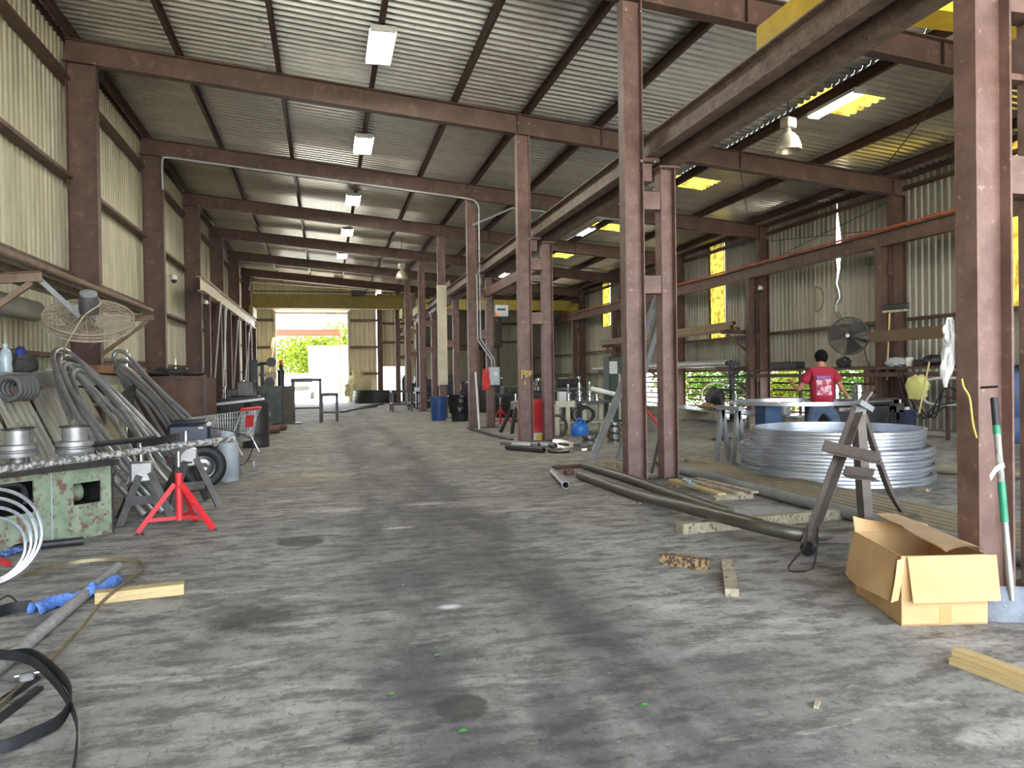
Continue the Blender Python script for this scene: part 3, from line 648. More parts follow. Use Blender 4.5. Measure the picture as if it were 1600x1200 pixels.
# ---- big dusty fan hanging face down
fan = thing('industrial_fan', (-3.15, 11.2, 2.3), 'large dusty cage fan hanging tilted from the left pipe rack', 'fan')
M_DUST = mat('dusty_wire', srgb(150,138,116), srgb(172,160,138), rough=0.8, scale=10)
def fan_parts(fan, c, N_, R, bar_to=None, dark=False, mw=None):
    md = mw or (M_BLK if dark else M_DUST)
    q = Vector((0,0,1)).rotation_difference(Vector(N_).normalized()).to_matrix().to_4x4(); MM = Matrix.Translation(Vector(c)) @ q
    def ring(m, r, z, t): m.tube([MM @ V(r*math.cos(a*2*PI/40), r*math.sin(a*2*PI/40), z) for a in range(40)], t, 5, closed=True)
    part(fan, 'cage_rim', md, lambda m: (ring(m, R, 0.05, 0.012), ring(m, R, -0.05, 0.012), ring(m, R*0.985, 0, 0.008)))
    def grille(m, s):
        k = 0
        for i in range(1, 15):
            r = R*(0.2+0.8*i/15); ring(m, r, s*(0.05+0.07*(1-(r/R)**2)), 0.0032)
        for a in range(24):
            th = a*2*PI/24
            m.tube([MM @ V(r*math.cos(th+0.25*(r/R)), r*math.sin(th+0.25*(r/R)), s*(0.05+0.07*(1-(r/R)**2))) for r in (R*0.2, R*0.5, R*0.8, R)], 0.005, 4)
    part(fan, 'rear_grille', md, lambda m: grille(m, 1)); part(fan, 'front_grille', md, lambda m: grille(m, -1))
    def blade(m, a0):
        def f(u, v):
            r = R*(0.15+0.78*u); th = a0+(v-0.5)*(1.25-0.3*u); return MM @ V(r*math.cos(th), r*math.sin(th), (v-0.5)*0.10)
        m.grid(f, 5, 4)
    for k in range(3): part(fan, 'blade', M_DUST if not dark else M_DSTL, lambda m: blade(m, k*2*PI/3))
    part(fan, 'hub', M_BLK, lambda m: m.cyl(MM @ V(0,0,-0.1), MM @ V(0,0,0.1), R*0.15, n=18))
    return MM
MM = fan_parts(fan, (-3.15, 11.25, 2.32), (0.13, -0.50, 0.86), 0.55)
M_DUSTM = mat('dusty_motor', srgb(66,66,68), srgb(92,90,86), rough=0.6, scale=6)
part(fan, 'motor', M_DUSTM, lambda m: m.lathe([(0.001,0.1),(0.115,0.1),(0.12,0.14),(0.12,0.33),(0.105,0.37),(0.08,0.40),(0.001,0.41)], M=MM, n=20))
part(fan, 'motor_cap', M_GREY, lambda m: m.lathe([(0.10,0.375),(0.11,0.385),(0.105,0.41),(0.06,0.425),(0.001,0.43)], M=MM, n=20))
part(fan, 'switch_box', M_CONC, lambda m: m.obox(MM @ V(-0.19,-0.02,0.16), (0.16, 0.12, 0.12), (0.4,0,0), 0.01))
part(fan, 'hanger_bar', M_GREY, lambda m: m.bar((-3.55, 10.6, 2.80), MM @ V(-0.06,-0.22,0.15), 0.02, 0.075, up=(0,0.3,1)))
part(fan, 'cord', M_DUST, lambda m: m.tube(cat_rom([MM @ V(0.02,0.1,0.36), MM @ V(0.16,-0.05,0.3), MM @ V(0.02,-0.3,0.2), AX(103, 540, -3.3), AX(100, 560, -3.5)], 6), 0.012, 5))
# ---- ledge along the wall
ld = thing('wall_ledge', (-4.05, 13, 1.4), 'long grey ledge channel along the left wall holding odds and ends', 'ledge')
part(ld, 'channel', M_CONC, lambda m: m.box((-4.5, 8.0, 1.41), (-3.82, 16.2, 1.6)))
for y in (9, 12.2, 15.4): part(ld, 'leg', M_STEELD, lambda m: m.bar((-4.2, y, 0), (-4.2, y, 1.41), 0.08, 0.08))
# bottle, bag, cap, pliers, plank on the ledge
b0 = AX(9, 580, -4.05); b0.z = 1.6
M_CLEAR = mat('clear_plastic', srgb(190,204,206), srgb(160,176,180), rough=0.25)
bt = thing('water_bottle', b0, 'clear crumpled water bottle on the left ledge', 'bottle')
part(bt, 'body', M_CLEAR, lambda m: m.lathe([(0.001,0),(0.075,0.0),(0.08,0.05),(0.072,0.12),(0.08,0.18),(0.072,0.24),(0.05,0.3),(0.028,0.32),(0.028,0.35)], b0, 14))
part(bt, 'cap', M_WHITE, lambda m: m.cyl(b0+V(0,0,0.345), b0+V(0,0,0.375), 0.032))
def lump(c, size, seed, amp=0.35, nu=18, nv=12, freq=2.2, rot=0):
    m = MB(); c = Vector(c); vs = []; R_ = Matrix.Rotation(rot, 3, 'Z')
    for j in range(nv+1):
        ph = PI*j/nv
        for i in range(nu):
            th = 2*PI*i/nu; d = V(math.sin(ph)*math.cos(th), math.sin(ph)*math.sin(th), math.cos(ph))
            k = 1+amp*noise.noise(d*freq+V(seed*7.3, seed*1.7, 0))+amp*0.5*noise.noise(d*freq*2.7+V(seed, 0, 3))
            p = V(d.x*size[0]*k, d.y*size[1]*k, max(-size[2]*0.85, d.z*size[2]*k)); vs.append(c+R_ @ p+V(0,0,size[2]*0.85))
    fs = [(j*nu+i, j*nu+(i+1)%nu, (j+1)*nu+(i+1)%nu, (j+1)*nu+i) for j in range(nv) for i in range(nu)]
    return m.add(vs, fs)
b1 = AX(36, 580, -4.05); b1.z = 1.6
tag(lump(b1, (0.16, 0.26, 0.15), 3).build('work_bag', mat('dark_cloth', srgb(62,60,60), srgb(84,82,80), rough=0.9, scale=8), smooth=60), 'dark crumpled work bag on the left ledge', 'bag')
b2 = AX(33, 562, -4.02); b2.z = 1.83
tag(lump(b2, (0.06, 0.1, 0.07), 5).build('cap', mat('royal_blue_cloth', srgb(44,56,120), srgb(60,74,150), rough=0.9), smooth=60), 'royal blue cap lying on the dark work bag', 'cap')
b3 = AX(66, 584, -3.95); b3.z = 1.6
pl = thing('cutting_pliers', b3, 'grey pliers with white grips on the left ledge', 'tool')
part(pl, 'jaw', M_STL, lambda m: m.bar(b3+V(0,-0.28,0.03), b3+V(0,0.02,0.05), 0.08, 0.05))
for s in (-1, 1): part(pl, 'grip', M_WHITE, lambda m: m.tube(cat_rom([b3+V(0,0,0.04), b3+V(s*0.05,0.12,0.05), b3+V(s*0.03,0.3,0.03)], 4), 0.022, 6))
pA = AX(140, 580, -3.9); pB = AX(222, 592, -3.9)
pk = thing('wooden_plank', (-3.9, (pA.y+pB.y)/2, 1.6), 'brown wooden plank lying on the end of the left ledge', 'plank')
part(pk, 'board', M_BRWOOD, lambda m: m.box((-4.1, 13.9, 1.62), (-3.78, 17.4, 1.76)))
part(pk, 'cleat', M_BRWOOD, lambda m: m.box((-4.1, 13.9, 1.6), (-4.0, 17.4, 1.62)))
tag(MB().tube([AX(130, 576, -4.2)+V(0,0,0.03), AX(210, 574, -4.2)], 0.02, 6).build('thin_bar', M_DSTL), 'thin dark bar lying along the ledge behind the plank', 'bar')
# motor hanging at the ledge (coil of hose)
hc = AX(28, 606, -3.55)
ch = thing('hose_reel', hc+V(0,0,-0.15), 'dusty coiled hose bundle strapped below the left ledge', 'hose reel')
for i in range(5): part(ch, 'coil', M_DUSTM, lambda m: m.tube([hc+V(0.02*i-0.04+0.0*a, -0.14+0.07*i, 0)+V(0.12*math.cos(a*2*PI/20), 0, 0.13*math.sin(a*2*PI/20)) for a in range(20)], 0.033, 7, closed=True))
part(ch, 'axle', M_RUST, lambda m: m.bar(hc+V(-0.35,0,-0.1), hc+V(0.1,0.1,0.0), 0.08, 0.1))
tag(MB().cyl(AX(33, 622, -3.75), AX(170, 634, -3.75), 0.025, n=8).build('support_bar', M_CONC), 'thin level bar below the left ledge behind the bent tubes', 'bar')
# ---- corrugated sheets leaning under the ledge
lsm = MB()
for k, (y0, n) in enumerate(((8.4, 5), (9.5, 5), (10.6, 6), (11.9, 5))):
    pr = rib_profile(n, 0.2, 0.035); m = MB(); vs = []
    for t in (0.0, 1.0):
        for u, d in pr: vs.append(V(-2.9-0.82*t-d*0.8, y0+u*1.0-0.55+0.55*t+0.05*t, 0.02+1.36*t-d*0.5))
    q = len(pr); m.add(vs, [(i, i+1, q+i+1, q+i) for i in range(q-1)])
    tag(m.build('leaning_sheet', M_WALLR, smooth=0), f'grey corrugated sheet leaning under the ledge, {ordn[k]} from the camera', 'metal sheet', 'sheets leaning under the left ledge')
# ---- U-bent tubes leaning on the ledge
def utube(pts, r, lb, g):
    for e, n_ in ((0, 1), (-1, -2)):
        d = (pts[e]-pts[n_]).normalized()
        if d.z < -0.05 and pts[e].z > r+0.01:
            h_ = pts[e].z-r; q = pts[e]+V(0.8*h_, -0.15*h_, -h_); pts = [q]+pts if e == 0 else pts+[q]
    tag(MB().tube(cat_rom(pts, 8), r, 9).build('bent_tube', M_STL), lb, 'bent tube', g)
def up_(l): return [AX(a, b, x) for a, b, x in l]
fr = [  # (pixel x, pixel y, X): foot of one leg, over the bend, foot of the other
    [(150,690,-2.5),(118,645,-2.9),(96,600,-3.3),(83,562,-3.6),(86,549,-3.7),(97,546,-3.7),(115,556,-3.6),(160,600,-3.1),(215,658,-2.6),(262,708,-2.2)],
    [(158,672,-2.55),(128,632,-2.9),(104,598,-3.3),(92,570,-3.55),(95,558,-3.65),(107,557,-3.65),(130,568,-3.5),(180,612,-3.0),(235,668,-2.5),(275,712,-2.15)],
    [(172,705,-2.3),(135,652,-2.75),(112,612,-3.2),(99,580,-3.5),(103,569,-3.6),(118,571,-3.55),(140,582,-3.4),(185,628,-2.9),(228,680,-2.45),(258,722,-2.2)],
    [(195,715,-2.15),(150,662,-2.6),(126,622,-3.05),(113,590,-3.4),(118,579,-3.45),(134,582,-3.4),(155,600,-3.2),(190,640,-2.8),(222,688,-2.4),(240,725,-2.2)],
    [(165,735,-2.3),(128,690,-2.7),(104,640,-3.1),(88,590,-3.5),(88,572,-3.6),(98,566,-3.65),(112,575,-3.55),(150,612,-3.2),(205,668,-2.7),(248,715,-2.25)],
    [(180,730,-2.25),(140,680,-2.7),(114,630,-3.15),(102,592,-3.5),(106,584,-3.55),(122,590,-3.45),(150,622,-3.1),(176,655,-2.8),(200,694,-2.5),(215,730,-2.3)]]
for i, l in enumerate(fr): utube(up_(l), 0.034, f'grey U-bent steel tube in the front bundle on the left, {ordn[i]} from the top', 'U-bent tubes in the front bundle')
bk = [
    [(262,690,-3.0),(225,630,-3.4),(195,590,-3.75),(179,562,-3.95),(181,551,-4.0),(190,549,-4.0),(205,560,-3.9),(240,600,-3.6),(285,650,-3.2),(315,680,-2.95)],
    [(275,675,-3.0),(240,625,-3.4),(205,592,-3.75),(184,572,-3.95),(188,564,-4.0),(198,564,-3.95),(225,586,-3.75),(262,620,-3.4),(300,655,-3.1),(325,690,-2.9)],
    [(285,700,-2.95),(262,668,-3.0),(232,628,-3.4),(200,600,-3.75),(182,580,-3.95),(184,572,-4.0),(192,572,-3.95),(215,590,-3.75),(250,625,-3.4),(290,668,-3.1),(310,700,-2.9)],
    [(250,700,-2.95),(222,650,-3.2),(200,612,-3.5),(190,590,-3.7),(196,585,-3.75),(210,592,-3.7),(235,615,-3.5),(275,660,-3.1),(300,690,-2.9)]]
for i, l in enumerate(bk): utube([AY(a, b, 14.0+1.15*min(1, max(0, (b-560)/110))) for a, b, x in l], 0.036, f'dark U-bent tube in the rear bundle before the rusty bin, {ordn[i]} from the top', 'U-bent tubes in the rear bundle')
st = thing('tube_support', (-3.3, 12.6, 0), 'slanted grey angle iron support between the bent tube bundles', 'steel support')
part(st, 'strut', M_DSTL, lambda m: m.bar(AX(168, 640, -3.2), AX(222, 598, -3.4), 0.05, 0.16))
part(st, 'post', M_DSTL, lambda m: m.bar(AX(205, 610, -3.3), V(AX(205, 610, -3.3).x, AX(205, 610, -3.3).y, 0), 0.07, 0.07))
# ---- rusty bin
bn = thing('rusty_bin', (-2.95, 16.2, 0), 'tall rusty steel scrap bin beyond the bent tubes', 'scrap bin')
part(bn, 'front_panel', M_RUST, lambda m: m.box((-3.72, 15.5, 0.0), (-2.3, 15.53, 1.52)))
part(bn, 'side_panel', M_RUST, lambda m: (m.box((-2.33, 15.53, 0.0), (-2.3, 16.9, 1.52)),)); part(bn, 'side_panel', M_RUST, lambda m: m.box((-3.72, 15.53, 0), (-3.69, 16.9, 1.52)))
part(bn, 'back_panel', M_RUST, lambda m: m.box((-3.69, 16.87, 0), (-2.33, 16.9, 1.52)))
part(bn, 'corner_post', M_STEELD, lambda m: m.box((-2.36, 15.46, 0), (-2.28, 15.54, 1.58)))
part(bn, 'top_rim', M_STEELD, lambda m: m.box((-3.74, 15.47, 1.5), (-2.28, 15.52, 1.56)))
tag(lump((-3.1, 16.2, 1.42), (0.5, 0.4, 0.16), 9, 0.6).build('scrap_heap', M_BLK, smooth=50), 'dark scrap heaped on top of the rusty bin', 'scrap')
# ---- green tube bending machine
mc0 = G(175, 832); mc1 = G(20, 864); dd = (mc0-mc1).normalized(); nn = V(-dd.y, dd.x, 0)      # front edge direction, inward normal
def mpt(a, b, z): return mc0-dd*a+nn*b+V(0,0,z)
bm_ = thing('tube_bender', mpt(0.45, 0.3, 0), 'green chipped-paint tube bending machine with steel dies at the far left', 'machine')
HM = 0.655
def mbox(m, a0, a1, b0, b1, z0, z1):
    vs = [mpt(a, b, z) for z in (z0, z1) for a, b in ((a0,b0),(a1,b0),(a1,b1),(a0,b1))]
    m.add(vs, [(0,1,2,3),(7,6,5,4),(4,5,1,0),(5,6,2,1),(6,7,3,2),(7,4,0,3)])
# front panel with two window openings, built of strips around the holes
def fp(m):
    xs = [0.0, 0.10, 0.37, 0.72, 1.15, 1.3]
    mbox(m, 0.0, 1.3, 0, 0.02, 0.0, 0.32); mbox(m, 0.0, 0.10, 0, 0.02, 0.32, 0.52); mbox(m, 0.37, 0.72, 0, 0.02, 0.32, 0.60)
    mbox(m, 1.15, 1.3, 0, 0.02, 0.32, 0.60); mbox(m, 0.10, 0.37, 0, 0.02, 0.52, 0.60); mbox(m, 0.0, 0.10, 0, 0.02, 0.52, 0.60); mbox(m, 0.0, 1.3, 0, 0.02, 0.60, HM)
part(bm_, 'front_panel', M_GREEN, fp)
part(bm_, 'side_panel', M_DSTL, lambda m: mbox(m, -0.02, 0.0, 0, 0.62, 0, HM)); part(bm_, 'side_panel', M_GREEN, lambda m: mbox(m, 1.28, 1.3, 0.02, 0.6, 0, HM))
part(bm_, 'rear_panel', M_BLK, lambda m: mbox(m, 0.0, 1.3, 0.58, 0.6, 0, HM)); part(bm_, 'inner_shelf', M_BLK, lambda m: mbox(m, 0.02, 1.28, 0.02, 0.58, 0.27, 0.30))
part(bm_, 'seam_strip', M_LGREY, lambda m: mbox(m, 0.565, 0.575, -0.008, 0, 0.0, HM))
tp = part(bm_, 'table_plate', M_DSTL, lambda m: mbox(m, -0.05, 1.3, -0.06, 0.66, HM, HM+0.05))
part(bm_, 'motor', M_GREEN, lambda m: m.cyl(mpt(0.3, 0.3, 0.4), mpt(0.14, 0.3, 0.4), 0.09, n=16))
def die(parent, c, R, lb=None):
    c = Vector(c)
    d = part(parent, 'bending_die', M_STL, lambda m: m.lathe([(0.001,-0.02),(R*0.4,-0.02),(R*0.4,0.08),(R,0.08),(R,0.115),(R*0.86,0.125),(R*0.86,0.135),(R,0.145),(R,0.185),(R*0.93,0.19),(R*0.66,0.195),(R*0.66,0.32),(R*0.6,0.325),(0.001,0.325)], c, 30), 40)
    part(d, 'washer', M_DSTL, lambda m: m.cyl(c+V(0,0,0.325), c+V(0,0,0.337), R*0.8, n=20))
    part(d, 'bolt_head', M_CHROME, lambda m: m.cyl(c+V(0,0,0.337), c+V(0,0,0.39), R*0.2, n=6))
die(bm_, mpt(0.62, 0.42, HM+0.05), 0.155); die(bm_, mpt(0.16, 0.30, HM+0.05), 0.165); die(bm_, mpt(0.46, 0.60, HM+0.05), 0.12)
part(bm_, 'clamp_block', M_STL, lambda m: mbox(m, 0.22, 0.42, 0.02, 0.14, HM+0.05, HM+0.14))
part(bm_, 'guide_rail', M_DSTL, lambda m: mbox(m, 0.75, 1.3, 0.02, 0.12, HM+0.05, HM+0.10))
part(bm_, 'lever_bar', M_BLK, lambda m: m.cyl(mpt(0.05, 0.35, HM+0.18), AY(244, 684, 8.6), 0.03, n=10))
part(bm_, 'lever_clamp', M_DSTL, lambda m: m.bar(AY(226, 694, 8.4), AY(278, 682, 8.1), 0.06, 0.07))
part(bm_, 'lift_ring', M_CHROME, lambda m: m.tube([AY(189, 747, 7.95)+V(0.072*math.cos(a*2*PI/20), 0, 0.072*math.sin(a*2*PI/20)) for a in range(20)], 0.014, 6, closed=True))
part(bm_, 'paper', M_WHITE, lambda m: mbox(m, 0.98, 1.3, 0.1, 0.4, HM+0.055, HM+0.14))
part(bm_, 'hose', M_RUB, lambda m: m.tube(cat_rom([mpt(1.2,0.2,0.55), mpt(1.05,0.1,0.58), mpt(0.8,0.06,0.56), mpt(0.76,0.05,0.4)], 6), 0.025, 7))
# ---- long speckled pipe across the machine and the red jack stand
jx = G(281, 828)
p1_ = V(jx.x, jx.y, 0.845)
pd = V(0.74, 0.67, 0).normalized()
M_SPECK = mat('flaking_galvanised', srgb(92,90,86), srgb(190,188,182), rough=0.5, metal=0.3, scale=28, lo=0.45, hi=0.58)
tag(MB().pipe(p1_-pd*2.1+V(0,0,-0.10), p1_+pd*0.62+V(0,0,0.0), 0.034, 0.006, 14).build('speckled_pipe', M_SPECK), 'long flaking pipe laid across the green machine and the red jack stand', 'pipe')
# ---- red jack stand
M_REDJ = M_RED
def jack_stand(c, lb, g, H_=0.79):
    c = Vector(c); t = thing('jack_stand', c, lb, 'jack stand', g)
    part(t, 'centre_post', M_REDJ, lambda m: m.cyl(c+V(0,0,0.10), c+V(0,0,0.56), 0.035, n=14))
    fa = [math.radians(a) for a in (205, 335, 80)]
    feet = [c+V(0.36*math.cos(a), 0.36*math.sin(a), 0.012) for a in fa]
    for f in feet:
        l = part(t, 'leg', M_REDJ, lambda m: m.angle(c+(f-c)*0.06+V(0,0,0.44), f, 0.045, 0.007, up=(0,0,1)))
        part(l, 'foot', M_DSTL, lambda m: m.box(f-V(0.035,0.035,0.012), f+V(0.035,0.035,0)))
        part(t, 'lower_brace', M_REDJ, lambda m: m.bar(c+V(0,0,0.12), c+(f-c)*0.76+V(0,0,0.12), 0.012, 0.035))
    part(t, 'screw', M_CHROME, lambda m: m.cyl(c+V(0,0,0.52), c+V(0,0,H_-0.02), 0.022, n=12))
    part(t, 'nut', M_DSTL, lambda m: m.cyl(c+V(0,0,0.56), c+V(0,0,0.62), 0.04, n=6))
    part(t, 'tee_handle', M_DSTL, lambda m: m.cyl(c+V(-0.11,0,0.645), c+V(0.12,0.02,0.655), 0.009, n=6))
    part(t, 'cradle', M_DSTL, lambda m: (m.bar(c+V(-0.0,0,H_-0.05), c+V(-0.06,0.02,H_+0.04), 0.05, 0.015, up=(0,1,0)), m.bar(c+V(0,0,H_-0.05), c+V(0.07,0.0,H_+0.03), 0.05, 0.015, up=(0,1,0))))
    return t
jack_stand(jx, 'red three-legged jack stand under the speckled pipe', 'red jack stands')
# ---- grey A-frame trestles behind it
def a_frame(c, wv, h, lb):
    c = Vector(c); wv = Vector(wv); dv = V(-wv.y, wv.x, 0).normalized()*0.28
    t = thing('pipe_trestle', c, lb, 'trestle', 'grey A-frame pipe trestles')
    for s in (-1, 1):
        for e in (-1, 1): part(t, 'leg', M_DSTL, lambda m: m.angle(c+wv*0.12*s+dv*0.2*e+V(0,0,h), c+wv*s+dv*e, 0.07, 0.01, up=dv))
    part(t, 'cross_bar', M_DSTL, lambda m: m.bar(c-wv*0.6-dv*0.6+V(0,0,h*0.42), c+wv*0.6-dv*0.6+V(0,0,h*0.42), 0.012, 0.09))
    part(t, 'head_block', M_STL, lambda m: m.obox(c+V(0,0,h-0.04), (0.22, 0.16, 0.22), (0,0,math.atan2(wv.y, wv.x)), 0.02))
    part(t, 'riser_tube', M_CHROME, lambda m: m.cyl(c+V(0,0,h), c+V(0,0,h+0.26), 0.035, n=12))
    return t
a_frame(G(222, 812), (0.24, 0.06, 0), 0.55, 'grey A-frame pipe trestle just behind the green bending machine')
a_frame(G(292, 792), (0.24, 0.10, 0), 0.62, 'second grey A-frame trestle in front of the black wheel')
# ---- navy compressor with wheel
wc = G(318, 764)+V(0, 0, 0.30)
nv_ = thing('portable_compressor', (wc.x-0.1, wc.y+0.4, 0), 'navy blue portable compressor on a black wheel beside the gas cylinder', 'compressor')
wh = part(nv_, 'wheel', M_RUB, lambda m: m.lathe([(0.15,-0.05),(0.17,-0.075),(0.25,-0.085),(0.285,-0.06),(0.30,0),(0.285,0.06),(0.25,0.085),(0.17,0.075),(0.15,0.05)], M=Matrix.Translation(wc) @ Matrix.Rotation(PI/2, 4, 'X') @ Matrix.Rotation(0.3, 4, 'Y'), n=32), 50)
part(wh, 'rim', M_CHROME, lambda m: m.lathe([(0.001,0.03),(0.05,0.04),(0.06,0.0),(0.10,-0.01),(0.14,0.02),(0.155,0.055)], M=Matrix.Translation(wc) @ Matrix.Rotation(PI/2, 4, 'X') @ Matrix.Rotation(0.3, 4, 'Y'), n=28), 50)
part(nv_, 'body', M_NAVY, lambda m: m.obox(V(wc.x-0.24, wc.y+0.55, 0.70), (0.54, 0.7, 0.34), (0,0,0.1), 0.04))
part(nv_, 'lid', M_BLK, lambda m: m.obox(V(wc.x-0.24, wc.y+0.55, 0.885), (0.44, 0.5, 0.05), (0,0,0.1), 0.02))
part(nv_, 'fender', M_NAVY, lambda m: m.ribbon([wc+V(0.335*math.cos(a), 0.0, 0.335*math.sin(a)) for a in [1.0+i*0.22 for i in range(9)]], (0.03, 0.22, 0), 0.012))
part(nv_, 'chassis', M_RUST, lambda m: (m.bar((wc.x-0.5, wc.y+0.3, 0.36), (wc.x+0.02, wc.y+0.3, 0.36), 0.08, 0.1), m.bar((wc.x-0.4, wc.y+0.3, 0.0), (wc.x-0.4, wc.y+0.3, 0.4), 0.06, 0.06)))
part(nv_, 'badge', M_WHITE, lambda m: m.box((wc.x-0.08, wc.y+0.17, 0.80), (wc.x-0.02, wc.y+0.23, 0.83)))
# ---- grey gas cylinder
gc = G(357, 751)
gcy = thing('gas_cylinder', gc, 'pale grey propane cylinder standing next to the shopping cart', 'gas cylinder')
part(gcy, 'tank', M_LGREY, lambda m: m.lathe([(0.001,0.04),(0.11,0.04),(0.15,0.08),(0.152,0.5),(0.14,0.56),(0.1,0.6),(0.001,0.615)], gc, 26), 50)
part(gcy, 'foot_ring', M_LGREY, lambda m: m.lathe([(0.13,0),(0.142,0),(0.142,0.07),(0.13,0.07)], gc, 24, closed=True))
part(gcy, 'collar', M_LGREY, lambda m: m.ribbon([gc+V(0.11*math.cos(a), 0.11*math.sin(a), 0.655) for a in [0.6+i*0.25 for i in range(21)]], (0,0,0.13), 0.01))
part(gcy, 'valve', M_CHROME, lambda m: (m.cyl(gc+V(0,0,0.6), gc+V(0,0,0.67), 0.022), m.cyl(gc+V(0,-0.05,0.66), gc+V(0,0.05,0.66), 0.016)))
tag(MB().tube(cat_rom([G(338,700,.5), G(345,722,.25), G(362,728,.2), G(385,722,.2), G(395,690,.55), G(370,676,.75), G(330,668,.85)], 8), 0.008, 5).build('gas_hose', M_RUB), 'thin black hose looping around the gas cylinder', 'hose')
# ---- shopping cart
cc = G(352, 738)
sc_ = thing('shopping_cart', cc, 'chrome wire shopping cart with red handle behind the gas cylinder', 'shopping cart')
M_WIRE = mat('cart_wire', srgb(186,186,180), srgb(150,150,144), rough=0.35, metal=0.6, scale=10)
hx = V(0.92, -0.38, 0).normalized(); hy = V(0.38, 0.92, 0)                                  # towards the handle / across
def K(a, b, z): return cc+hx*a+hy*b+V(0,0,z)
def wire_panel(m, A, B, C, D, nu, nv, t=0.004):     # A-B bottom, D-C top
    for i in range(nu+1): m.tube([A.lerp(B, i/nu), D.lerp(C, i/nu)], t, 4)
    for j in range(nv+1): m.tube([A.lerp(D, j/nv), B.lerp(C, j/nv)], t*1.3, 4)
bA, bB = K(-0.42,-0.18,0.62), K(0.36,-0.24,0.50); tA, tB = K(-0.5,-0.21,0.88), K(0.42,-0.28,0.98)
bC, bD = K(0.36,0.24,0.50), K(-0.42,0.18,0.62); tC, tD = K(0.42,0.28,0.98), K(-0.5,0.21,0.88)
part(sc_, 'basket_side', M_WIRE, lambda m: wire_panel(m, bA, bB, tB, tA, 22, 5)); part(sc_, 'basket_side', M_WIRE, lambda m: wire_panel(m, bD, bC, tC, tD, 22, 5))
part(sc_, 'basket_front', M_WIRE, lambda m: wire_panel(m, bA, bD, tD, tA, 10, 5)); part(sc_, 'basket_gate', M_WIRE, lambda m: wire_panel(m, bB, bC, tC, tB, 12, 7))
part(sc_, 'basket_floor', M_WIRE, lambda m: wire_panel(m, bA, bB, bC, bD, 14, 6))
part(sc_, 'frame', M_WIRE, lambda m: [m.tube([K(-0.38,s*0.2,0.14), K(0.36,s*0.25,0.14), K(0.44,s*0.27,0.30), K(0.28,s*0.26,0.62), K(0.46,s*0.28,1.0)], 0.014, 6) for s in (-1, 1)])
part(sc_, 'lower_rack', M_WIRE, lambda m: wire_panel(m, K(-0.38,-0.2,0.16), K(0.34,-0.24,0.16), K(0.34,0.24,0.16), K(-0.38,0.2,0.16), 8, 4, 0.006))
part(sc_, 'handle', M_RED, lambda m: m.cyl(K(0.46,-0.3,1.01), K(0.46,0.3,1.01), 0.022, n=10))
part(sc_, 'sign_panel', M_RED, lambda m: m.add([K(0.41,-0.10,0.72), K(0.41,0.14,0.72), K(0.43,0.14,0.90), K(0.43,-0.10,0.90)], [(0,1,2,3)]).add([K(0.40,-0.10,0.72), K(0.40,0.14,0.72), K(0.42,0.14,0.90), K(0.42,-0.10,0.90)], [(3,2,1,0)]))
for a, b in ((-0.36,-0.2), (-0.36,0.2), (0.36,-0.25), (0.36,0.25)):
    part(sc_, 'caster', M_GREY, lambda m: m.cyl(K(a,b-0.015,0.062), K(a,b+0.015,0.062), 0.062, n=16))
    part(sc_, 'caster_fork', M_WIRE, lambda m: m.bar(K(a,b,0.06), K(a,b,0.15), 0.05, 0.03))
# ---- things on the floor at the left
cl = AY(-22, 808, 6.0)
for i, r in enumerate((0.345, 0.31, 0.275, 0.235)):
    c_ = cl+V(-0.01*i, 0.03*i, 0); c_.z = r+0.016
    tag(MB().tube([c_+V(r*0.86*math.cos(a*2*PI/48), r*0.5*math.cos(a*2*PI/48), r*math.sin(a*2*PI/48)) for a in range(48)], 0.013, 7, closed=True).build('tube_coil', M_ALU),
        f'bright thin tube hoop standing at the left edge, {["outermost","second from outside","third from outside","innermost"][i]}', 'tube coil', 'thin hoops at the left edge')
rf = G(4, 884)
tag(MB().bar(rf+V(-0.22,0.1,0.14), rf+V(0.06,-0.03,0.01), 0.05, 0.02).build('red_stand', M_RED), 'red steel stand leg poking in at the left edge', 'stand')
def rag(pts, w_, amp, mat_, lb, seed, h0=0.02):
    m = MB(); path = cat_rom(pts, 10); n = len(path)-1
    def f(u, v):
        i = min(int(u*n), n-1); p = path[i].lerp(path[i+1], u*n-i); d = (path[i+1]-path[i]).normalized(); s = V(-d.y, d.x, 0)
        wv = w_*(0.6+0.5*noise.noise(V(u*4, seed, 0)))
        z = h0*math.sin(PI*min(1,max(0,v)))**0.5+amp*0.7*abs(noise.noise(V(u*5, v*2.2, seed)))+amp*0.25*abs(noise.noise(V(u*11, v*5, seed+4)))+0.004
        return p+s*((v-0.5)*wv+0.03*noise.noise(V(u*7, v*3, seed+9)))+V(0,0,z)
    m.grid(f, 60, 14); o = m.build('rag', mat_, smooth=75); so = o.modifiers.new('thick', 'SOLIDIFY'); so.thickness = 0.004
    return tag(o, lb, 'rag', 'blue rags on the floor')
rag([G(52,962), G(85,950), G(120,940), G(150,932), G(182,914)], 0.17, 0.09, M_RAG, 'blue rag draped over the pipe on the floor', 2.0, 0.045)
rag([G(2,872), G(16,866), G(34,866)], 0.10, 0.06, M_RAG, 'small blue rag beside the hoops at the left edge', 5.0)
tag(MB().cyl(G(12,864)+V(0,0,.036), G(131,851)+V(0,0,.036), 0.036, n=14).build('round_bar', M_BLK), 'black round bar on the floor before the green machine', 'bar')
strip = [(38,903),(70,893),(110,883),(150,878),(190,877),(214,880),(225,888),(219,902),(196,928),(160,962),(120,1000),(80,1036),(40,1072),(0,1108),(-40,1145)]
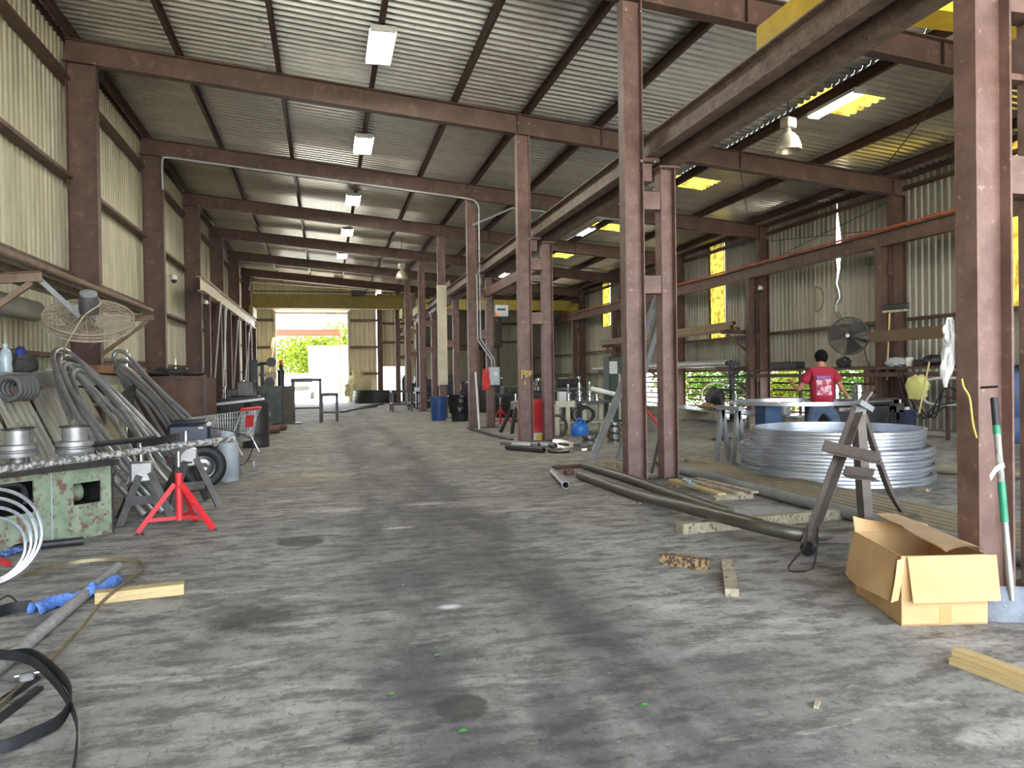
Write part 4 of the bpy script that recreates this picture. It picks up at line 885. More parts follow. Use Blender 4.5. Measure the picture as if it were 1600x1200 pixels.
tag(MB().ribbon(cat_rom([G(a,b)+V(0,0,0.016+0.075*math.exp(-((i-8.6)/1.3)**2)) for i, (a, b) in enumerate(strip)], 5), (0.006,0.006,0.026), 0.01).build('bent_strip', mat('dull_brass_strip', srgb(116,102,74), srgb(146,132,100), rough=0.45, metal=0.4, scale=8)), 'long thin metal strip bent into a hook on the floor', 'metal strip')
q0, q1 = G(184,893), G(-60,1104)
tag(MB().pipe(q0+V(0,0,.036), q1+V(0,0,.036), 0.036, 0.006, 14).build('floor_pipe', mat('mottled_grey', srgb(140,138,132), srgb(164,162,156), rough=0.6, scale=14, c3=srgb(92,88,82), c3lo=0.6)), 'grey pipe lying on the floor under the blue rag', 'pipe')
def beam_on_floor(a, b, w_, h_, name, mt, lb, cat='timber', g=None, lift=0.0):
    m = MB(); a = Vector(a); b = Vector(b); d = (b-a).normalized(); s = V(-d.y, d.x, 0); n = 10; vs = []
    for i in range(n+1):
        p = a.lerp(b, i/n); j = lambda k: 0.004*noise.noise(V(i*0.7, k*3.1, w_*50))
        vs += [p-s*(w_/2+j(1))+V(0,0,lift), p+s*(w_/2+j(2))+V(0,0,lift), p+s*(w_/2+j(3))+V(0,0,h_+j(4)+lift), p-s*(w_/2+j(5))+V(0,0,h_+j(6)+lift)]
    fs = [(3,2,1,0), tuple(range(4*n, 4*n+4))]
    for i in range(n):
        for k in range(4): fs.append((i*4+k, i*4+(k+1)%4, i*4+4+(k+1)%4, i*4+4+k))
    m.add(vs, fs); return tag(m.build(name, mt, smooth=0), lb, cat, g)
beam_on_floor(G(150,941), G(288,926), 0.095, 0.07, 'wood_board', M_WOOD, 'pale wooden board on the floor touching the blue rag')
tag(MB().ribbon(cat_rom([G(-40,985)+V(0,0,.05), G(0,968)+V(0,0,.05), G(25,960)+V(0,0,.045), G(50,956)+V(0,0,.04)], 5), (0,0,0.07), 0.01).build('black_strap', M_RUB), 'black strap end lying at the left edge', 'strap')
tag(MB().tube(cat_rom([G(-10,950)+V(0,0,.02), G(12,945)+V(0,0,.06), G(27,950)+V(0,0,.04)], 5), 0.006, 5).build('black_wire', M_RUB), 'small loop of black wire beside the strap', 'wire')
hoop = [(-90,1075),(-50,1045),(0,1040),(50,1052),(90,1082),(112,1118),(96,1140),(50,1166),(0,1186),(-60,1190),(-110,1140)]
tag(MB().ribbon(cat_rom([G(a,b)+V(0,0,0.045+0.05*(i in (3,4,5))) for i, (a,b) in enumerate(hoop)], 7, True), (0,0,0.055), 0.006, True).build('band_hoop', M_RUB), 'black flat band hoop in the bottom left corner', 'band')
tag(MB().ribbon(cat_rom([G(-30,1052)+V(0,0,.1), G(40,1060)+V(0,0,.1), G(86,1092)+V(0,0,.08), G(118,1140)+V(0,0,.05), G(118,1200)+V(0,0,.03), G(104,1260)+V(0,0,.03)], 6), (0,0,0.05), 0.006).build('band_strip', M_RUB), 'loose end of black band curling past the hoop', 'band')
for i, (a, b) in enumerate((((58,1062), (-30,1122)), ((62,1078), (-30,1150)))):
    beam_on_floor(G(*a), G(*b), 0.035, 0.02, 'flat_bar', M_BLK, ['dark flat bar inside the black hoop, nearer the wall', 'dark flat bar inside the black hoop, nearer the camera'][i], 'bar', None, 0.0)
cm = G(42, 1072)
ck = thing('hose_clamp', cm, 'small shiny clamp on the dark bars in the bottom left', 'clamp')
part(ck, 'body', M_STL, lambda m: m.obox(cm+V(0,0,0.045), (0.06, 0.05, 0.04), (0,0,0.5), 0.008)); part(ck, 'screw', M_CHROME, lambda m: m.cyl(cm+V(-0.05,0,0.05), cm+V(0.05,0.02,0.055), 0.008, n=8))
# ================================================================== BACK OF THE AISLE
bx = G(432, 664)
ml = thing('punch_press', (bx.x, bx.y+0.6, 0), 'dark green punch press with arms and spindles at the back left', 'machine')
M_DGRN = mat('oily_green', srgb(44,50,46), srgb(70,78,72), rough=0.5, scale=3, c3=srgb(98,100,92), c3lo=0.62)
yb = bx.y
def at(px, py, y): return AY(px, py, y)
def pbox(m, x0, y0p, x1, y1p, y, dep):
    a = AY(x0, y1p, y); b = AY(x1, y0p, y); m.box((a.x, y, max(0, a.z)), (b.x, y+dep, b.z))
part(ml, 'body', M_DGRN, lambda m: pbox(m, 395, 603, 440, 668, yb, 0.9))
part(ml, 'side_cabinet', mat('oily_brown', srgb(66,58,44), srgb(88,78,60), rough=0.6), lambda m: pbox(m, 441, 603, 456, 664, yb+0.2, 0.8))
part(ml, 'column', M_BLK, lambda m: pbox(m, 392, 562, 402, 605, yb+0.3, 0.4))
part(ml, 'arm', M_BLK, lambda m: m.tube([AY(398, 572, yb+.4), AY(408, 568, yb+.4), AY(424, 568, yb+.4)], 0.05, 6))
part(ml, 'counterweight', M_BLK, lambda m: m.cyl(AY(424, 566, yb+.3), AY(424, 566, yb+.55), 0.16, n=16))
part(ml, 'spindle', M_BLK, lambda m: pbox(m, 407, 566, 412, 605, yb+0.4, 0.2))
part(ml, 'press_head', M_WOODG, lambda m: pbox(m, 415, 581, 430, 592, yb+0.3, 0.4)); part(ml, 'wheel', M_BLK, lambda m: m.cyl(AY(421, 598, yb+.2), AY(421, 598, yb+.5), 0.17, n=18))
part(ml, 'red_spindle', M_BLK, lambda m: (m.cyl(AY(439, 604, yb+.4), AY(439, 578, yb+.4), 0.11), m.cyl(AY(439, 580, yb+.4), AY(439, 570, yb+.4), 0.06)))
part(ml, 'red_cap', M_RED, lambda m: m.cyl(AY(439, 571, yb+.4), AY(439, 563, yb+.4), 0.045))
part(ml, 'motor', M_GREY, lambda m: m.cyl(AY(404, 656, yb-.3), AY(420, 646, yb-.1), 0.14, n=16))
part(ml, 'foot_plate', M_DSTL, lambda m: m.box((bx.x-0.9, yb, 0), (bx.x+0.8, yb+1.0, 0.04)))
_dk = G(398, 700)
tag(MB().bar(AY(320, 634, _dk.y+0.3), AY(413, 623, _dk.y+0.3), 0.07, 0.05).build('steel_bar', M_STL), 'long grey bar resting above the cart toward the punch press', 'bar')
for i, (a, b) in enumerate(((403,666), (412,672), (423,668))):
    p = G(a, b); p.y -= 2.0
    tag(MB().pipe(p+V(0,0,.09), p+V(0.5,0.5,.09), 0.09, 0.02, 14).build('short_pipe', M_RUST), f'short rusty pipe on the floor before the punch press, {["left","middle","right"][i]} one', 'pipe', 'short pipes by the punch press')
dk = G(398, 700); ZB = AY(398, 626, dk.y+0.3).z-0.04
dr_ = thing('oil_drum', dk+V(0,0.3,0), 'black oily drum just beyond the shopping cart', 'drum')
part(dr_, 'body', M_BLK, lambda m: m.lathe([(0.001,0),(0.28,0),(0.29,0.02),(0.28,0.04),(0.28,0.28),(0.292,0.3),(0.28,0.32),(0.28,ZB-0.03),(0.29,ZB),(0.27,ZB),(0.26,ZB-0.03),(0.001,ZB-0.04)], dk+V(0,.3,0), 24), 40)

def trestle(px0, px1, pyt, pyb, y0, dep, lb, nm='steel_table', g='steel trestles in the back aisle', upright=0.0):
    a = AY(px0, pyb, y0); b = AY(px1, pyb, y0); zt = AY(px0, pyt, y0).z; a.z = b.z = 0
    t = thing(nm, (a+b)/2+V(0,dep/2,0), lb, 'trestle', g); h = 0.08
    for x in (a.x, b.x):
        for yy in (y0, y0+dep): part(t, 'leg', M_DSTL, lambda m: m.bar((x, yy, 0), (x, yy, zt), h, h))
    for yy in (y0, y0+dep): part(t, 'top_rail', M_DSTL, lambda m: m.bar((a.x-.05, yy, zt), (b.x+.05, yy, zt), h, h*1.2))
    for x in (a.x, b.x):
        part(t, 'end_rail', M_DSTL, lambda m: m.bar((x, y0, zt), (x, y0+dep, zt), h, h))
        part(t, 'lower_rail', M_DSTL, lambda m: m.bar((x, y0, zt*0.4), (x, y0+dep, zt*0.4), h*.8, h*.8))
    part(t, 'lower_rail', M_DSTL, lambda m: m.bar((a.x, y0, zt*0.35), (b.x, y0, zt*0.35), h*.8, h*.8))
    return t
trestle(458, 501, 594, 656, 25.5, 0.7, 'tall open steel frame table in the back aisle')
trestle(503, 527, 617, 655, 26.0, 1.0, 'lower steel frame table beside the tall one')
trestle(614, 643, 612, 638, 32.5, 1.2, 'dark steel trestle table before the black ring stack')
trestle(652, 668, 614, 634, 34.5, 1.2, 'small dark steel trestle left of the cream sleeved column')
for i in range(6):
    p = AY(534+5*i, 636, 33.0+1.0*i); p.z = 0
    beam_on_floor(p, p+V(0.9+0.3*(i % 3), 3.6, 0), 0.16, 0.07, 'dark_flat_bar', M_DSTL, f'dark flat bar in the pile on the aisle floor, {ordn[i]} from the camera', 'bar', 'dark bars piled in the back aisle', 0.0)
rc = V(AY(596, 624, 44.5).x-0.3, 43.2, 0)
for k in range(4):
    tag(MB().ribbon([rc+V(1.35*math.cos(a*2*PI/48)+0.03*k, 1.35*math.sin(a*2*PI/48)+2.0, 0.10+0.19*k) for a in range(48)], (0,0,0.18), 0.05, True).build('black_hoop', M_BLK),
        f'large black steel hoop stacked by the back doorway, {["bottom","second","third","top"][k]} of the stack', 'hoop', 'black hoops by the back doorway')
for i, (a, b, c_, d_2, yy) in enumerate(((330,600,345,470,27.5), (347,604,352,480,29.8), (362,604,372,500,33.0), (378,600,392,505,36.0), (387,610,389,520,34.0))):
    q0 = AY(a, 640, yy); q0.z = 0.02; q1 = AY(c_, d_2, yy+0.6); q1.x = max(q1.x, -3.72)
    tag(MB().cyl(q0, q1, 0.03, n=8).build('leaning_rod', M_WHITE if i % 2 else M_GALV), f'pale rod leaning on the far left runway posts, {ordn[i]} from the camera', 'rod', 'rods leaning at the far left wall')
bp_ = AY(560, 618, 47.5); bp_.z = 0
tag(lump(bp_, (0.75, 0.35, 1.0), 11, 0.5, 22, 16).build('beige_tarp', mat('beige_tarp', srgb(196,184,140), srgb(216,206,166), rough=0.8, scale=4), smooth=50), 'crumpled beige tarp heap beside the back doorway', 'tarp')
tag(MB().bar(V(AY(412, 600, 47.0).x, 46.6, 0.06), AY(428, 528, 49.0), 0.16, 0.1).build('leaning_timber', M_WOOD), 'yellowish timber leaning against the end wall left of the doorway', 'timber')
# machines and posts of the dim back right
def blob_machine(px, py, y, w_, h_, dep, lb, extras=2, seed=1):
    rnd = random.Random(seed); p = AY(px, py, y); p.z = 0
    t = thing('shop_machine', p, lb, 'machine')
    part(t, 'body', M_BLK, lambda m: m.obox(p+V(0,0,h_*0.35), (w_, dep, h_*0.7), (0,0,rnd.uniform(-.2,.2)), 0.04))
    part(t, 'head', M_DSTL, lambda m: m.obox(p+V(rnd.uniform(-.1,.1)*w_,0,h_*0.8), (w_*0.6, dep*0.7, h_*0.25), (0,0,0.1), 0.03))
    for k in range(extras):
        q = p+V(rnd.uniform(-.4,.4)*w_, -dep*0.2, h_*0.7)
        part(t, 'spindle', M_CHROME if k % 2 else M_DSTL, lambda m: m.lathe([(0.001,0),(0.09,0),(0.09,0.12),(0.05,0.13),(0.05,0.3),(0.07,0.31),(0.07,0.38),(0.001,0.39)], q, 14))
    part(t, 'handle', M_DSTL, lambda m: m.tube([p+V(w_*0.5,-dep*0.5,h_*0.4), p+V(w_*0.75,-dep*0.6,h_*0.75)], 0.025, 6))
    return t
blob_machine(384, 640, 19.5, 0.7, 1.55, 0.7, 'dark oily machine just left of the punch press', 2, 11)
blob_machine(366, 640, 24, 0.8, 1.3, 0.8, 'low dark machine by the far left runway posts', 2, 12)
blob_machine(770, 620, 30, 1.2, 1.5, 0.8, 'dark bench machine seen past the switch box', 3, 13)
blob_machine(880, 605, 24, 1.4, 1.5, 0.8, 'dark machine behind the tool bench spindles', 3, 14)
blob_machine(655, 610, 40, 1.0, 1.7, 1.0, 'black machine silhouetted before the small back opening', 3, 1)
blob_machine(668, 608, 36, 1.1, 1.5, 0.9, 'dark machine with spindles left of the cream sleeved column', 3, 2)
blob_machine(727, 610, 31, 0.9, 1.3, 0.8, 'dark machine between the fourth and fifth middle columns', 2, 3)
blob_machine(700, 606, 39, 1.0, 1.7, 0.9, 'dark machine right behind the cream sleeved column', 2, 4)
blob_machine(800, 620, 26, 1.5, 1.2, 0.8, 'black bench machine behind the third middle column', 3, 5)
blob_machine(848, 610, 22, 1.0, 1.45, 0.8, 'dark machine with chrome spindle behind the red heater', 2, 6)
hp = AY(609, 600, 47); 
t = thing('gas_bottle', (hp.x, 47, 0), 'tall dark gas bottle in the small back opening', 'gas bottle')
part(t, 'tank', M_BLK, lambda m: m.lathe([(0.001,0),(0.15,0),(0.15,1.35),(0.12,1.5),(0.05,1.58),(0.05,1.66),(0.001,1.66)], (hp.x+0.9, 47, 0), 16), 50)
part(t, 'valve', M_CHROME, lambda m: m.cyl((hp.x+0.9, 47, 1.66), (hp.x+0.9, 47, 1.78), 0.03))
tag(MB().ibeam((3.45, YB-0.35, 0), (3.45, YB-0.35, RZ(3.45)), 0.34, 0.26, 0.02, 0.014, up=(1,0,0)).build('end_column', M_STEEL), 'brown end wall column right of the bright back doorway', 'column')
bb = AY(645, 500, 44)
wb2 = thing('mezzanine_box', (7.2, 45.5, 3.2), 'dark boarded loft box under the far right bay roof', 'loft')
part(wb2, 'floor_panel', M_STEELD, lambda m: m.box((5.6, 44.0, 3.3), (10.5, 48.6, 3.45))); part(wb2, 'front_panel', mat('dim_board', srgb(92,86,74), srgb(110,102,88), rough=0.8), lambda m: m.box((5.6, 44.0, 3.45), (10.5, 44.06, 5.8)))
part(wb2, 'side_panel', mat('dim_board', srgb(92,86,74)), lambda m: m.box((5.6, 44.06, 3.45), (5.66, 48.6, 5.8)))
for x, y in ((5.7, 44.2), (10.3, 44.2), (10.3, 48.4), (5.7, 48.4)): part(wb2, 'post', M_RUST, lambda m: m.bar((x, y, 0), (x, y, 3.3), 0.14, 0.14))
# ================================================================== MIDDLE COLUMN ROW
def bin_can(p, r, h, lb, mt, bag=False):
    p = Vector(p); t = thing('trash_can', p, lb, 'trash can')
    part(t, 'body', mt, lambda m: m.lathe([(0.001,0),(r*0.8,0),(r*0.82,0.02),(r*0.95,h*0.9),(r*1.04,h*0.91),(r*1.06,h*0.99),(r*1.0,h),(r*0.94,h*0.99),(r*0.78,0.04),(0.001,0.03)], p, 28), 40)
    for s in (-1, 1): part(t, 'handle', mt, lambda m: m.obox(p+V(s*r*1.06,0,h*0.84), (0.05, 0.18, 0.07), (0,0,0), 0.01))
    if bag:
        def f(u, v):
            a = u*2*PI; k = 1+0.07*noise.noise(V(math.cos(a)*3, math.sin(a)*3, v*4)); rr = (r*(1.12-0.06*v))*k
            return p+V(rr*math.cos(a), rr*math.sin(a), h*(1.03-0.72*v)+0.03*noise.noise(V(a*3, v*5, 2)))
        part(t, 'liner_bag', mat('bin_bag', srgb(18,18,20), srgb(30,30,33), rough=0.25), lambda m: m.grid(f, 40, 14), 25)
    return t
bin_can(G(686, 657), 0.30, 0.82, 'blue plastic trash can in the aisle beside the fifth middle column', M_BLUE)
bin_can(G(719, 658), 0.34, 0.85, 'trash can lined with a shiny black bag beside the blue can', M_RUB, True)
tag(MB().cyl(G(749, 672)+V(0,0,.02), AY(743, 582, 20.55), 0.032, n=10).build('white_pipe', M_WHITE), 'white plastic pipe leaning on the fourth middle column', 'pipe')
rg = AY(759, 590, 20.42)
def hang(m, c, w_, h_, seed):
    m.grid(lambda u, v: c+V((u-0.5)*w_*(0.7+0.4*v)+0.03*noise.noise(V(v*4, seed, u)), -0.03+0.05*noise.noise(V(u*6, v*3, seed)), -h_*v), 10, 12)
o = MB(); hang(o, rg+V(0,0,0.25), 0.24, 0.6, 3.0); o = o.build('hanging_cloth', mat('red_cloth', srgb(186,52,50), srgb(206,80,74), rough=0.9), smooth=50); o.modifiers.new('t', 'SOLIDIFY').thickness = 0.006
tag(o, 'red cloth hanging beside the grey switch box', 'cloth')
# red heater at the third middle column
ht = thing('red_heater', (4.62, 15.55, 0), 'tall red heater cabinet standing behind the third middle column', 'heater')
x0 = AY(813, 660, 15.5).x; x1 = AY(851, 660, 15.5).x
part(ht, 'cabinet', M_RED, lambda m: m.obox(((x0+x1)/2, 15.62, 0.49), (x1-x0, 0.3, 0.94), (0,0,0), 0.02))
for i in range(14): part(ht, 'louvre', M_RED, lambda m: m.obox(((x0+x1)/2+0.04, 15.464, 0.36+i*0.038), (0.30, 0.014, 0.014), (0.5,0,0)))
part(ht, 'warning_label', M_WHITE, lambda m: m.box((x1-0.26, 15.462, 0.06), (x1-0.04, 15.469, 0.22)))
part(ht, 'label_field', mat('label_yellow', srgb(236,206,40)), lambda m: m.box((x1-0.21, 15.459, 0.08), (x1-0.07, 15.4615, 0.17)))
part(ht, 'foot', M_BLK, lambda m: m.box((x0+0.02, 15.5, 0), (x1-0.02, 15.75, 0.03)))
# painted mark on the third column (yellow brush letters)
def strokes(name, parent, mat_, segs, o_, ux, uz, t=0.012, dep=0.003, nrm=V(0,-1,0)):
    m = MB(); sd = Vector(ux)
    for pts in segs:
        P = [o_+Vector(ux)*a+Vector(uz)*b for a, b in pts]
        for i in range(len(P)-1): m.bar(P[i], P[i+1], dep, t, up=(P[i+1]-P[i]).cross(nrm))
    return m.build(name, mat_, parent)
c2o = [o_ for o_ in bpy.data.objects if o_.name.startswith('centre_column')][2]
M_PAINT = mat('yellow_brush_paint', srgb(222,196,120), srgb(200,170,90), rough=0.8, scale=20)
om = V(4.0, 14.994, 1.42)
g_ = strokes('paint_mark', c2o, M_PAINT, [[(0,0),(0,.17)], [(0,.17),(.06,.15),(.06,.1),(0,.09)], [(.08,0.02),(.08,.16),(.13,.13),(.13,.05),(.08,0.02)], [(.16,.16),(.18,.02),(.2,.16)], [(0.06,-.06),(.07,-.14)]], om, (1,0,0), (0,0,1), 0.022, 0.004)
g_['label'] = 'yellow brushed letters'
# dies and offcuts on the floor by the red heater
def pulley(p, R, h, lb, tilt=(0,0), groove=0.75):
    M_ = Matrix.Translation(Vector(p)) @ Matrix.Rotation(tilt[0], 4, 'X') @ Matrix.Rotation(tilt[1], 4, 'Y')
    tag(MB().lathe([(R*0.35,0),(R,0),(R,h*0.3),(R*groove,h*0.5),(R,h*0.7),(R,h),(R*0.35,h)], M=M_, n=30, closed=True).build('roller_die', M_CHROME, smooth=40), lb, 'roller die', 'shiny roller dies on the floor')
pulley(G(880,698), 0.36, 0.05, 'wide shiny roller die leaning on the others by the red heater', (0.22, 0.1), 0.85)
pulley(G(911,703), 0.19, 0.12, 'round shiny roller die nearest the leaning pipes', (0,0), 0.94)
pulley(G(873,707), 0.22, 0.06, 'flat shiny roller die beside the cut tubes', (0.05, 0))
pulley(G(921,692), 0.17, 0.16, 'shiny grooved roller die behind the round one')
for k in range(3): pulley(G(960,692)+V(0,0,0.15*k), 0.155, 0.145, f'shiny roller die stacked right of the leaning pipe, {["bottom","middle","top"][k]} one')
for i, (a, b, a2, b2) in enumerate(((784,695,842,700), (792,703,850,708), (800,699,858,699), (826,694,868,700))):
    tag(MB().pipe(G(a,b)+V(0,0,.055), G(a2,b2)+V(0,0,.055), 0.055, 0.008, 12).build('cut_tube', [M_STL, M_DSTL, M_GALV, M_STL][i]), f'short cut tube on the floor before the third middle column, {ordn[i]} from the left', 'cut tube', 'cut tubes by the third column')
tag(MB().bar(G(735,672)+V(0,0,.03), G(800,690)+V(0,0,.03), 0.08, 0.05).build('floor_rail', M_DSTL), 'dark flat rail on the floor between the third and fourth middle columns', 'rail')
# tool bench with spindles
yb_ = 17.3
wbn = thing('tool_bench', (AY(915, 680, yb_).x, yb_+0.4, 0), 'cream framed tool bench crowded with spindles behind the third middle column', 'bench')
xa, xb_ = AY(868, 630, yb_).x, AY(958, 630, yb_).x; zt = AY(900, 627, yb_).z
part(wbn, 'top', M_DSTL, lambda m: m.box((xa, yb_, zt-0.06), (xb_, yb_+0.8, zt)))
part(wbn, 'front_rail', M_CREAM, lambda m: m.box((xa, yb_-0.03, zt-0.14), (xa+0.5, yb_, zt+0.01)))
for x in (xa+0.04, xa+0.32, xa+0.75, xb_-0.06): 
    for yy in (yb_+0.03, yb_+0.74): part(wbn, 'leg', M_CREAM, lambda m: m.box((x-0.05, yy-0.04, 0), (x+0.05, yy+0.04, zt-0.06)))
part(wbn, 'lower_shelf', M_CREAM, lambda m: m.box((xa, yb_+0.05, 0.28), (xb_, yb_+0.78, 0.31)))
for i, (px, h_, r_) in enumerate(((888, 0.42, 0.085), (905, 0.46, 0.10), (921, 0.48, 0.09), (932, 0.16, 0.13))):
    q = AY(px, 625, yb_+0.3); q.z = zt
    s_ = thing('tool_spindle', q, f'chrome tool spindle standing on the cream bench, {ordn[i]} from the left', 'spindle', 'chrome spindles on the tool bench')
    part(s_, 'stem', M_CHROME, lambda m: m.lathe([(0.001,0),(r_,0),(r_,h_*0.2),(r_*0.6,h_*0.24),(r_*0.6,h_*0.6),(r_*0.35,h_*0.66),(r_*0.35,h_),(0.001,h_)], q, 18), 40)
    part(s_, 'collar', M_STL, lambda m: m.cyl(q+V(0,0,h_*0.42), q+V(0,0,h_*0.5), r_*0.95, n=18))
q = AY(878, 622, yb_+0.2); q.z = zt
tag(MB().obox(q+V(0,0,0.12), (0.2, 0.15, 0.24), (0,0,0.1), 0.01).build('white_carton', M_WHITE), 'white carton at the left end of the tool bench', 'carton')
hz_ = AY(910, 648, yb_-0.05)
for i in range(3): tag(MB().tube([hz_+V((0.26-0.03*i)*math.cos(a*2*PI/24)+0.05*i, -0.02*i-0.02, (0.22-0.03*i)*math.sin(a*2*PI/24)) for a in range(24)], 0.022, 6, closed=True).build('hose_loop', M_RUB), f'black hose loop hung on the front of the tool bench, {["outer","middle","inner"][i]} one', 'hose', 'hose loops on the tool bench')
jg = G(906, 681)
jj = thing('blue_jug', jg, 'bright blue water jug on the floor under the tool bench', 'jug')
part(jj, 'body', mat('bright_blue', srgb(36,112,196), srgb(52,130,210), rough=0.4), lambda m: m.lathe([(0.001,0),(0.2,0),(0.215,0.05),(0.215,0.22),(0.17,0.3),(0.06,0.33),(0.06,0.36),(0.001,0.36)], jg, 22), 50)
part(jj, 'handle', MATS['bright_blue'], lambda m: m.tube(cat_rom([jg+V(-0.12,0,0.3), jg+V(-0.05,0,0.42), jg+V(0.1,0,0.38), jg+V(0.14,0,0.3)], 4), 0.02, 6))
vd = AY(872, 667, 16.6)
tag(MB().tube([vd+V(0.02*math.cos(a*2*PI/28), 0.1*math.cos(a*2*PI/28)*0, 0)+V(0.22*math.cos(a*2*PI/28), 0.1, 0.27*math.sin(a*2*PI/28)) for a in range(28)], 0.035, 7, closed=True).build('rubber_ring', M_DSTL), 'dark ring leaning upright at the left of the tool bench', 'ring')
gcab = AY(962, 640, 19.5)
gm = thing('green_cabinet', (gcab.x, 19.8, 0), 'dark green cabinet with a white paper beside the leaning pipes', 'cabinet')
M_CGRN = mat('cabinet_green', srgb(38,52,36), srgb(52,68,48), rough=0.5)
part(gm, 'body', M_CGRN, lambda m: m.obox((gcab.x+0.2, 19.8, 1.0), (0.7, 0.5, 2.0), (0,0,0), 0.03))
part(gm, 'pasted_paper', M_WHITE, lambda m: m.box((gcab.x-0.16, 19.53, 1.5), (gcab.x+0.08, 19.545, 1.85))); part(gm, 'side_post', M_CREAM, lambda m: m.box((gcab.x+0.10, 19.5, 0.2), (gcab.x+0.16, 19.55, 1.5)))
part(gm, 'small_box', M_WHITE, lambda m: m.obox((gcab.x+0.42, 19.6, 2.1), (0.2, 0.2, 0.2), (0,0,0), 0.01))
# red jack stand and trestle far beyond
jack_stand(G(782, 664), 'small red jack stand in the gap left of the third middle column', 'red jack stands', 0.85)
a_frame(G(806, 676), (0.3, 0.1, 0), 0.75, 'grey A-frame trestle beside the small red jack stand')
# ---- pipes leaning against the second column
tag(MB().pipe(G(926,722)+V(0,0,.06), AY(1030, 462, 9.75), 0.062, 0.008, 16).build('leaning_pipe', M_GALV), 'thick galvanised pipe leaning against the second middle column', 'pipe')
tag(MB().prof(G(966,720)+V(0,0,.02), AY(1032, 492, 9.8), [(-.04,-.04),(.04,-.04),(.04,.04),(-.04,.04)], up=(0,1,0)).build('leaning_tube', M_GREY), 'thin square tube leaning behind the galvanised pipe', 'tube')
pr_ = thing('pry_bar', G(1018,742), 'dark pry bar with a red handle leaning between the second pair of columns', 'pry bar')
part(pr_, 'bar', M_BLK, lambda m: m.cyl(G(1018,742)+V(0,0,.02), AY(1036, 660, 9.9), 0.022, n=8))
part(pr_, 'handle', M_RED, lambda m: m.cyl(AY(1012, 642, 10.0), AY(1037, 674, 9.9), 0.022, n=8))
wt_ = thing('white_tube', V(AY(955, 615, 13.2).x, 13.2, 0), 'white tube end on a post behind the leaning pipe', 'tube')
part(wt_, 'tube', M_WHITE, lambda m: m.pipe(AY(924, 607, 13.5), AY(992, 624, 13.0), 0.045, 0.006, 12))
w0 = AY(988, 625, 13.0); part(wt_, 'post', M_DSTL, lambda m: m.bar((w0.x, w0.y, 0), (w0.x, w0.y, w0.z), 0.05, 0.05))
# ---- long steel tubes on the floor
M_OLV = mat('oiled_steel', srgb(88,84,72), srgb(112,108,94), rough=0.38, metal=0.5, scale=4, stretch=(1,.2,1))
z0 = 0.06
pA = [G(912,727,z0), G(960,741,z0), G(1010,757,z0), G(1080,782,z0), G(1140,802,z0)]
tag(MB().tube(cat_rom(pA, 6), 0.058, 14).build('long_tube', M_OLV), 'long dark steel tube on the floor, the rear of two beside the timber', 'tube', 'long bent steel tubes')
pB = [G(906,742,z0), G(980,768,z0), G(1075,793,z0+.10), G(1165,816,z0+.13), G(1215,828,z0+.11), G(1262,836,z0+.08), G(1310,836,z0+.05), G(1370,828,z0+.05), G(1430,812,z0+.05)]
tag(MB().tube(cat_rom(pB, 8), 0.062, 16).build('long_tube', M_OLV), 'long dark steel tube with a curved shiny end lying over the timber', 'tube', 'long bent steel tubes')
tag(MB().pipe(G(864,742)+V(0,0,.05), G(884,764)+V(0,0,.05), 0.05, 0.008, 14).build('short_tube', M_STL), 'short open steel tube pointing at the camera near the second column', 'tube')
tag(MB().cyl(G(864,735)+V(0,0,.04), G(912,731)+V(0,0,.04), 0.03, n=10).build('thin_tube', M_RUST), 'thin brown tube lying behind the short open tube', 'tube')
tag(MB().obox(G(889,742)+V(0,0,.04), (0.14, 0.1, 0.08), (0,0,0.4), 0.008).build('tube_fitting', M_RUST), 'small rusty fitting at the end of the long tubes', 'fitting')
beam_on_floor(G(932,729), G(985,734), 0.12, 0.10, 'timber_packer', M_WOODG, 'grey timber packer on the floor left of the second column')
for i in range(7):
    x = 4.93+0.128*i; yy = 10.2+0.3*((i*3) % 4-1)
    tag(MB().pipe((x+0.05, yy, 0.063+(0.0)), (x, 2.4, 0.063), 0.063, 0.006, 14).build('stock_tube', M_GREY if i == 0 else mat('dull_tan_tube', srgb(128,120,98), srgb(150,140,116), rough=0.5, metal=0.3, scale=4)), f'long stock tube lying beside the ring stack, {ordn[i]} from the camera side', 'tube', 'stock tubes lying on the floor')
pl_ = thing('wood_pallet', G(1100, 775), 'broken wooden pallet beside the second middle column', 'pallet')
d_ = (G(1148,783)-G(1062,757)).normalized(); s_ = V(-d_.y, d_.x, 0)
for i, w_ in enumerate((0.0, 0.2, 0.38)):
    o_ = G(1052,760)+s_*w_*1.0; part(pl_, 'slat', M_WOODG if i else M_WOOD, lambda m: m.obox(o_+d_*0.6+V(0,0,0.085), (1.25, 0.11, 0.025), (0,0.0,math.atan2(d_.y,d_.x)+0.03*i)))
for k in (0.08, 1.1): part(pl_, 'bearer', M_WOODG, lambda m: m.obox(G(1052,760)+d_*k+s_*0.2+V(0,0,0.035), (0.09, 0.5, 0.07), (0,0,math.atan2(d_.y,d_.x))))
rag([G(1068,762)+V(0,0,.09), G(1078,768)+V(0,0,.09), G(1084,772)+V(0,0,.09)], 0.10, 0.05, mat('pale_rag', srgb(150,166,190), srgb(180,190,205), rough=0.9), 'pale blue rag on the broken pallet', 8.0)
beam_on_floor(G(1062,834), G(1345,806), 0.11, 0.095, 'timber_beam', mat('weathered_timber', srgb(146,138,112), srgb(182,174,146), rough=0.85, scale=6, stretch=(1,8,1), c3=srgb(92,84,66), c3lo=0.56), 'long weathered timber under the curved steel tube')
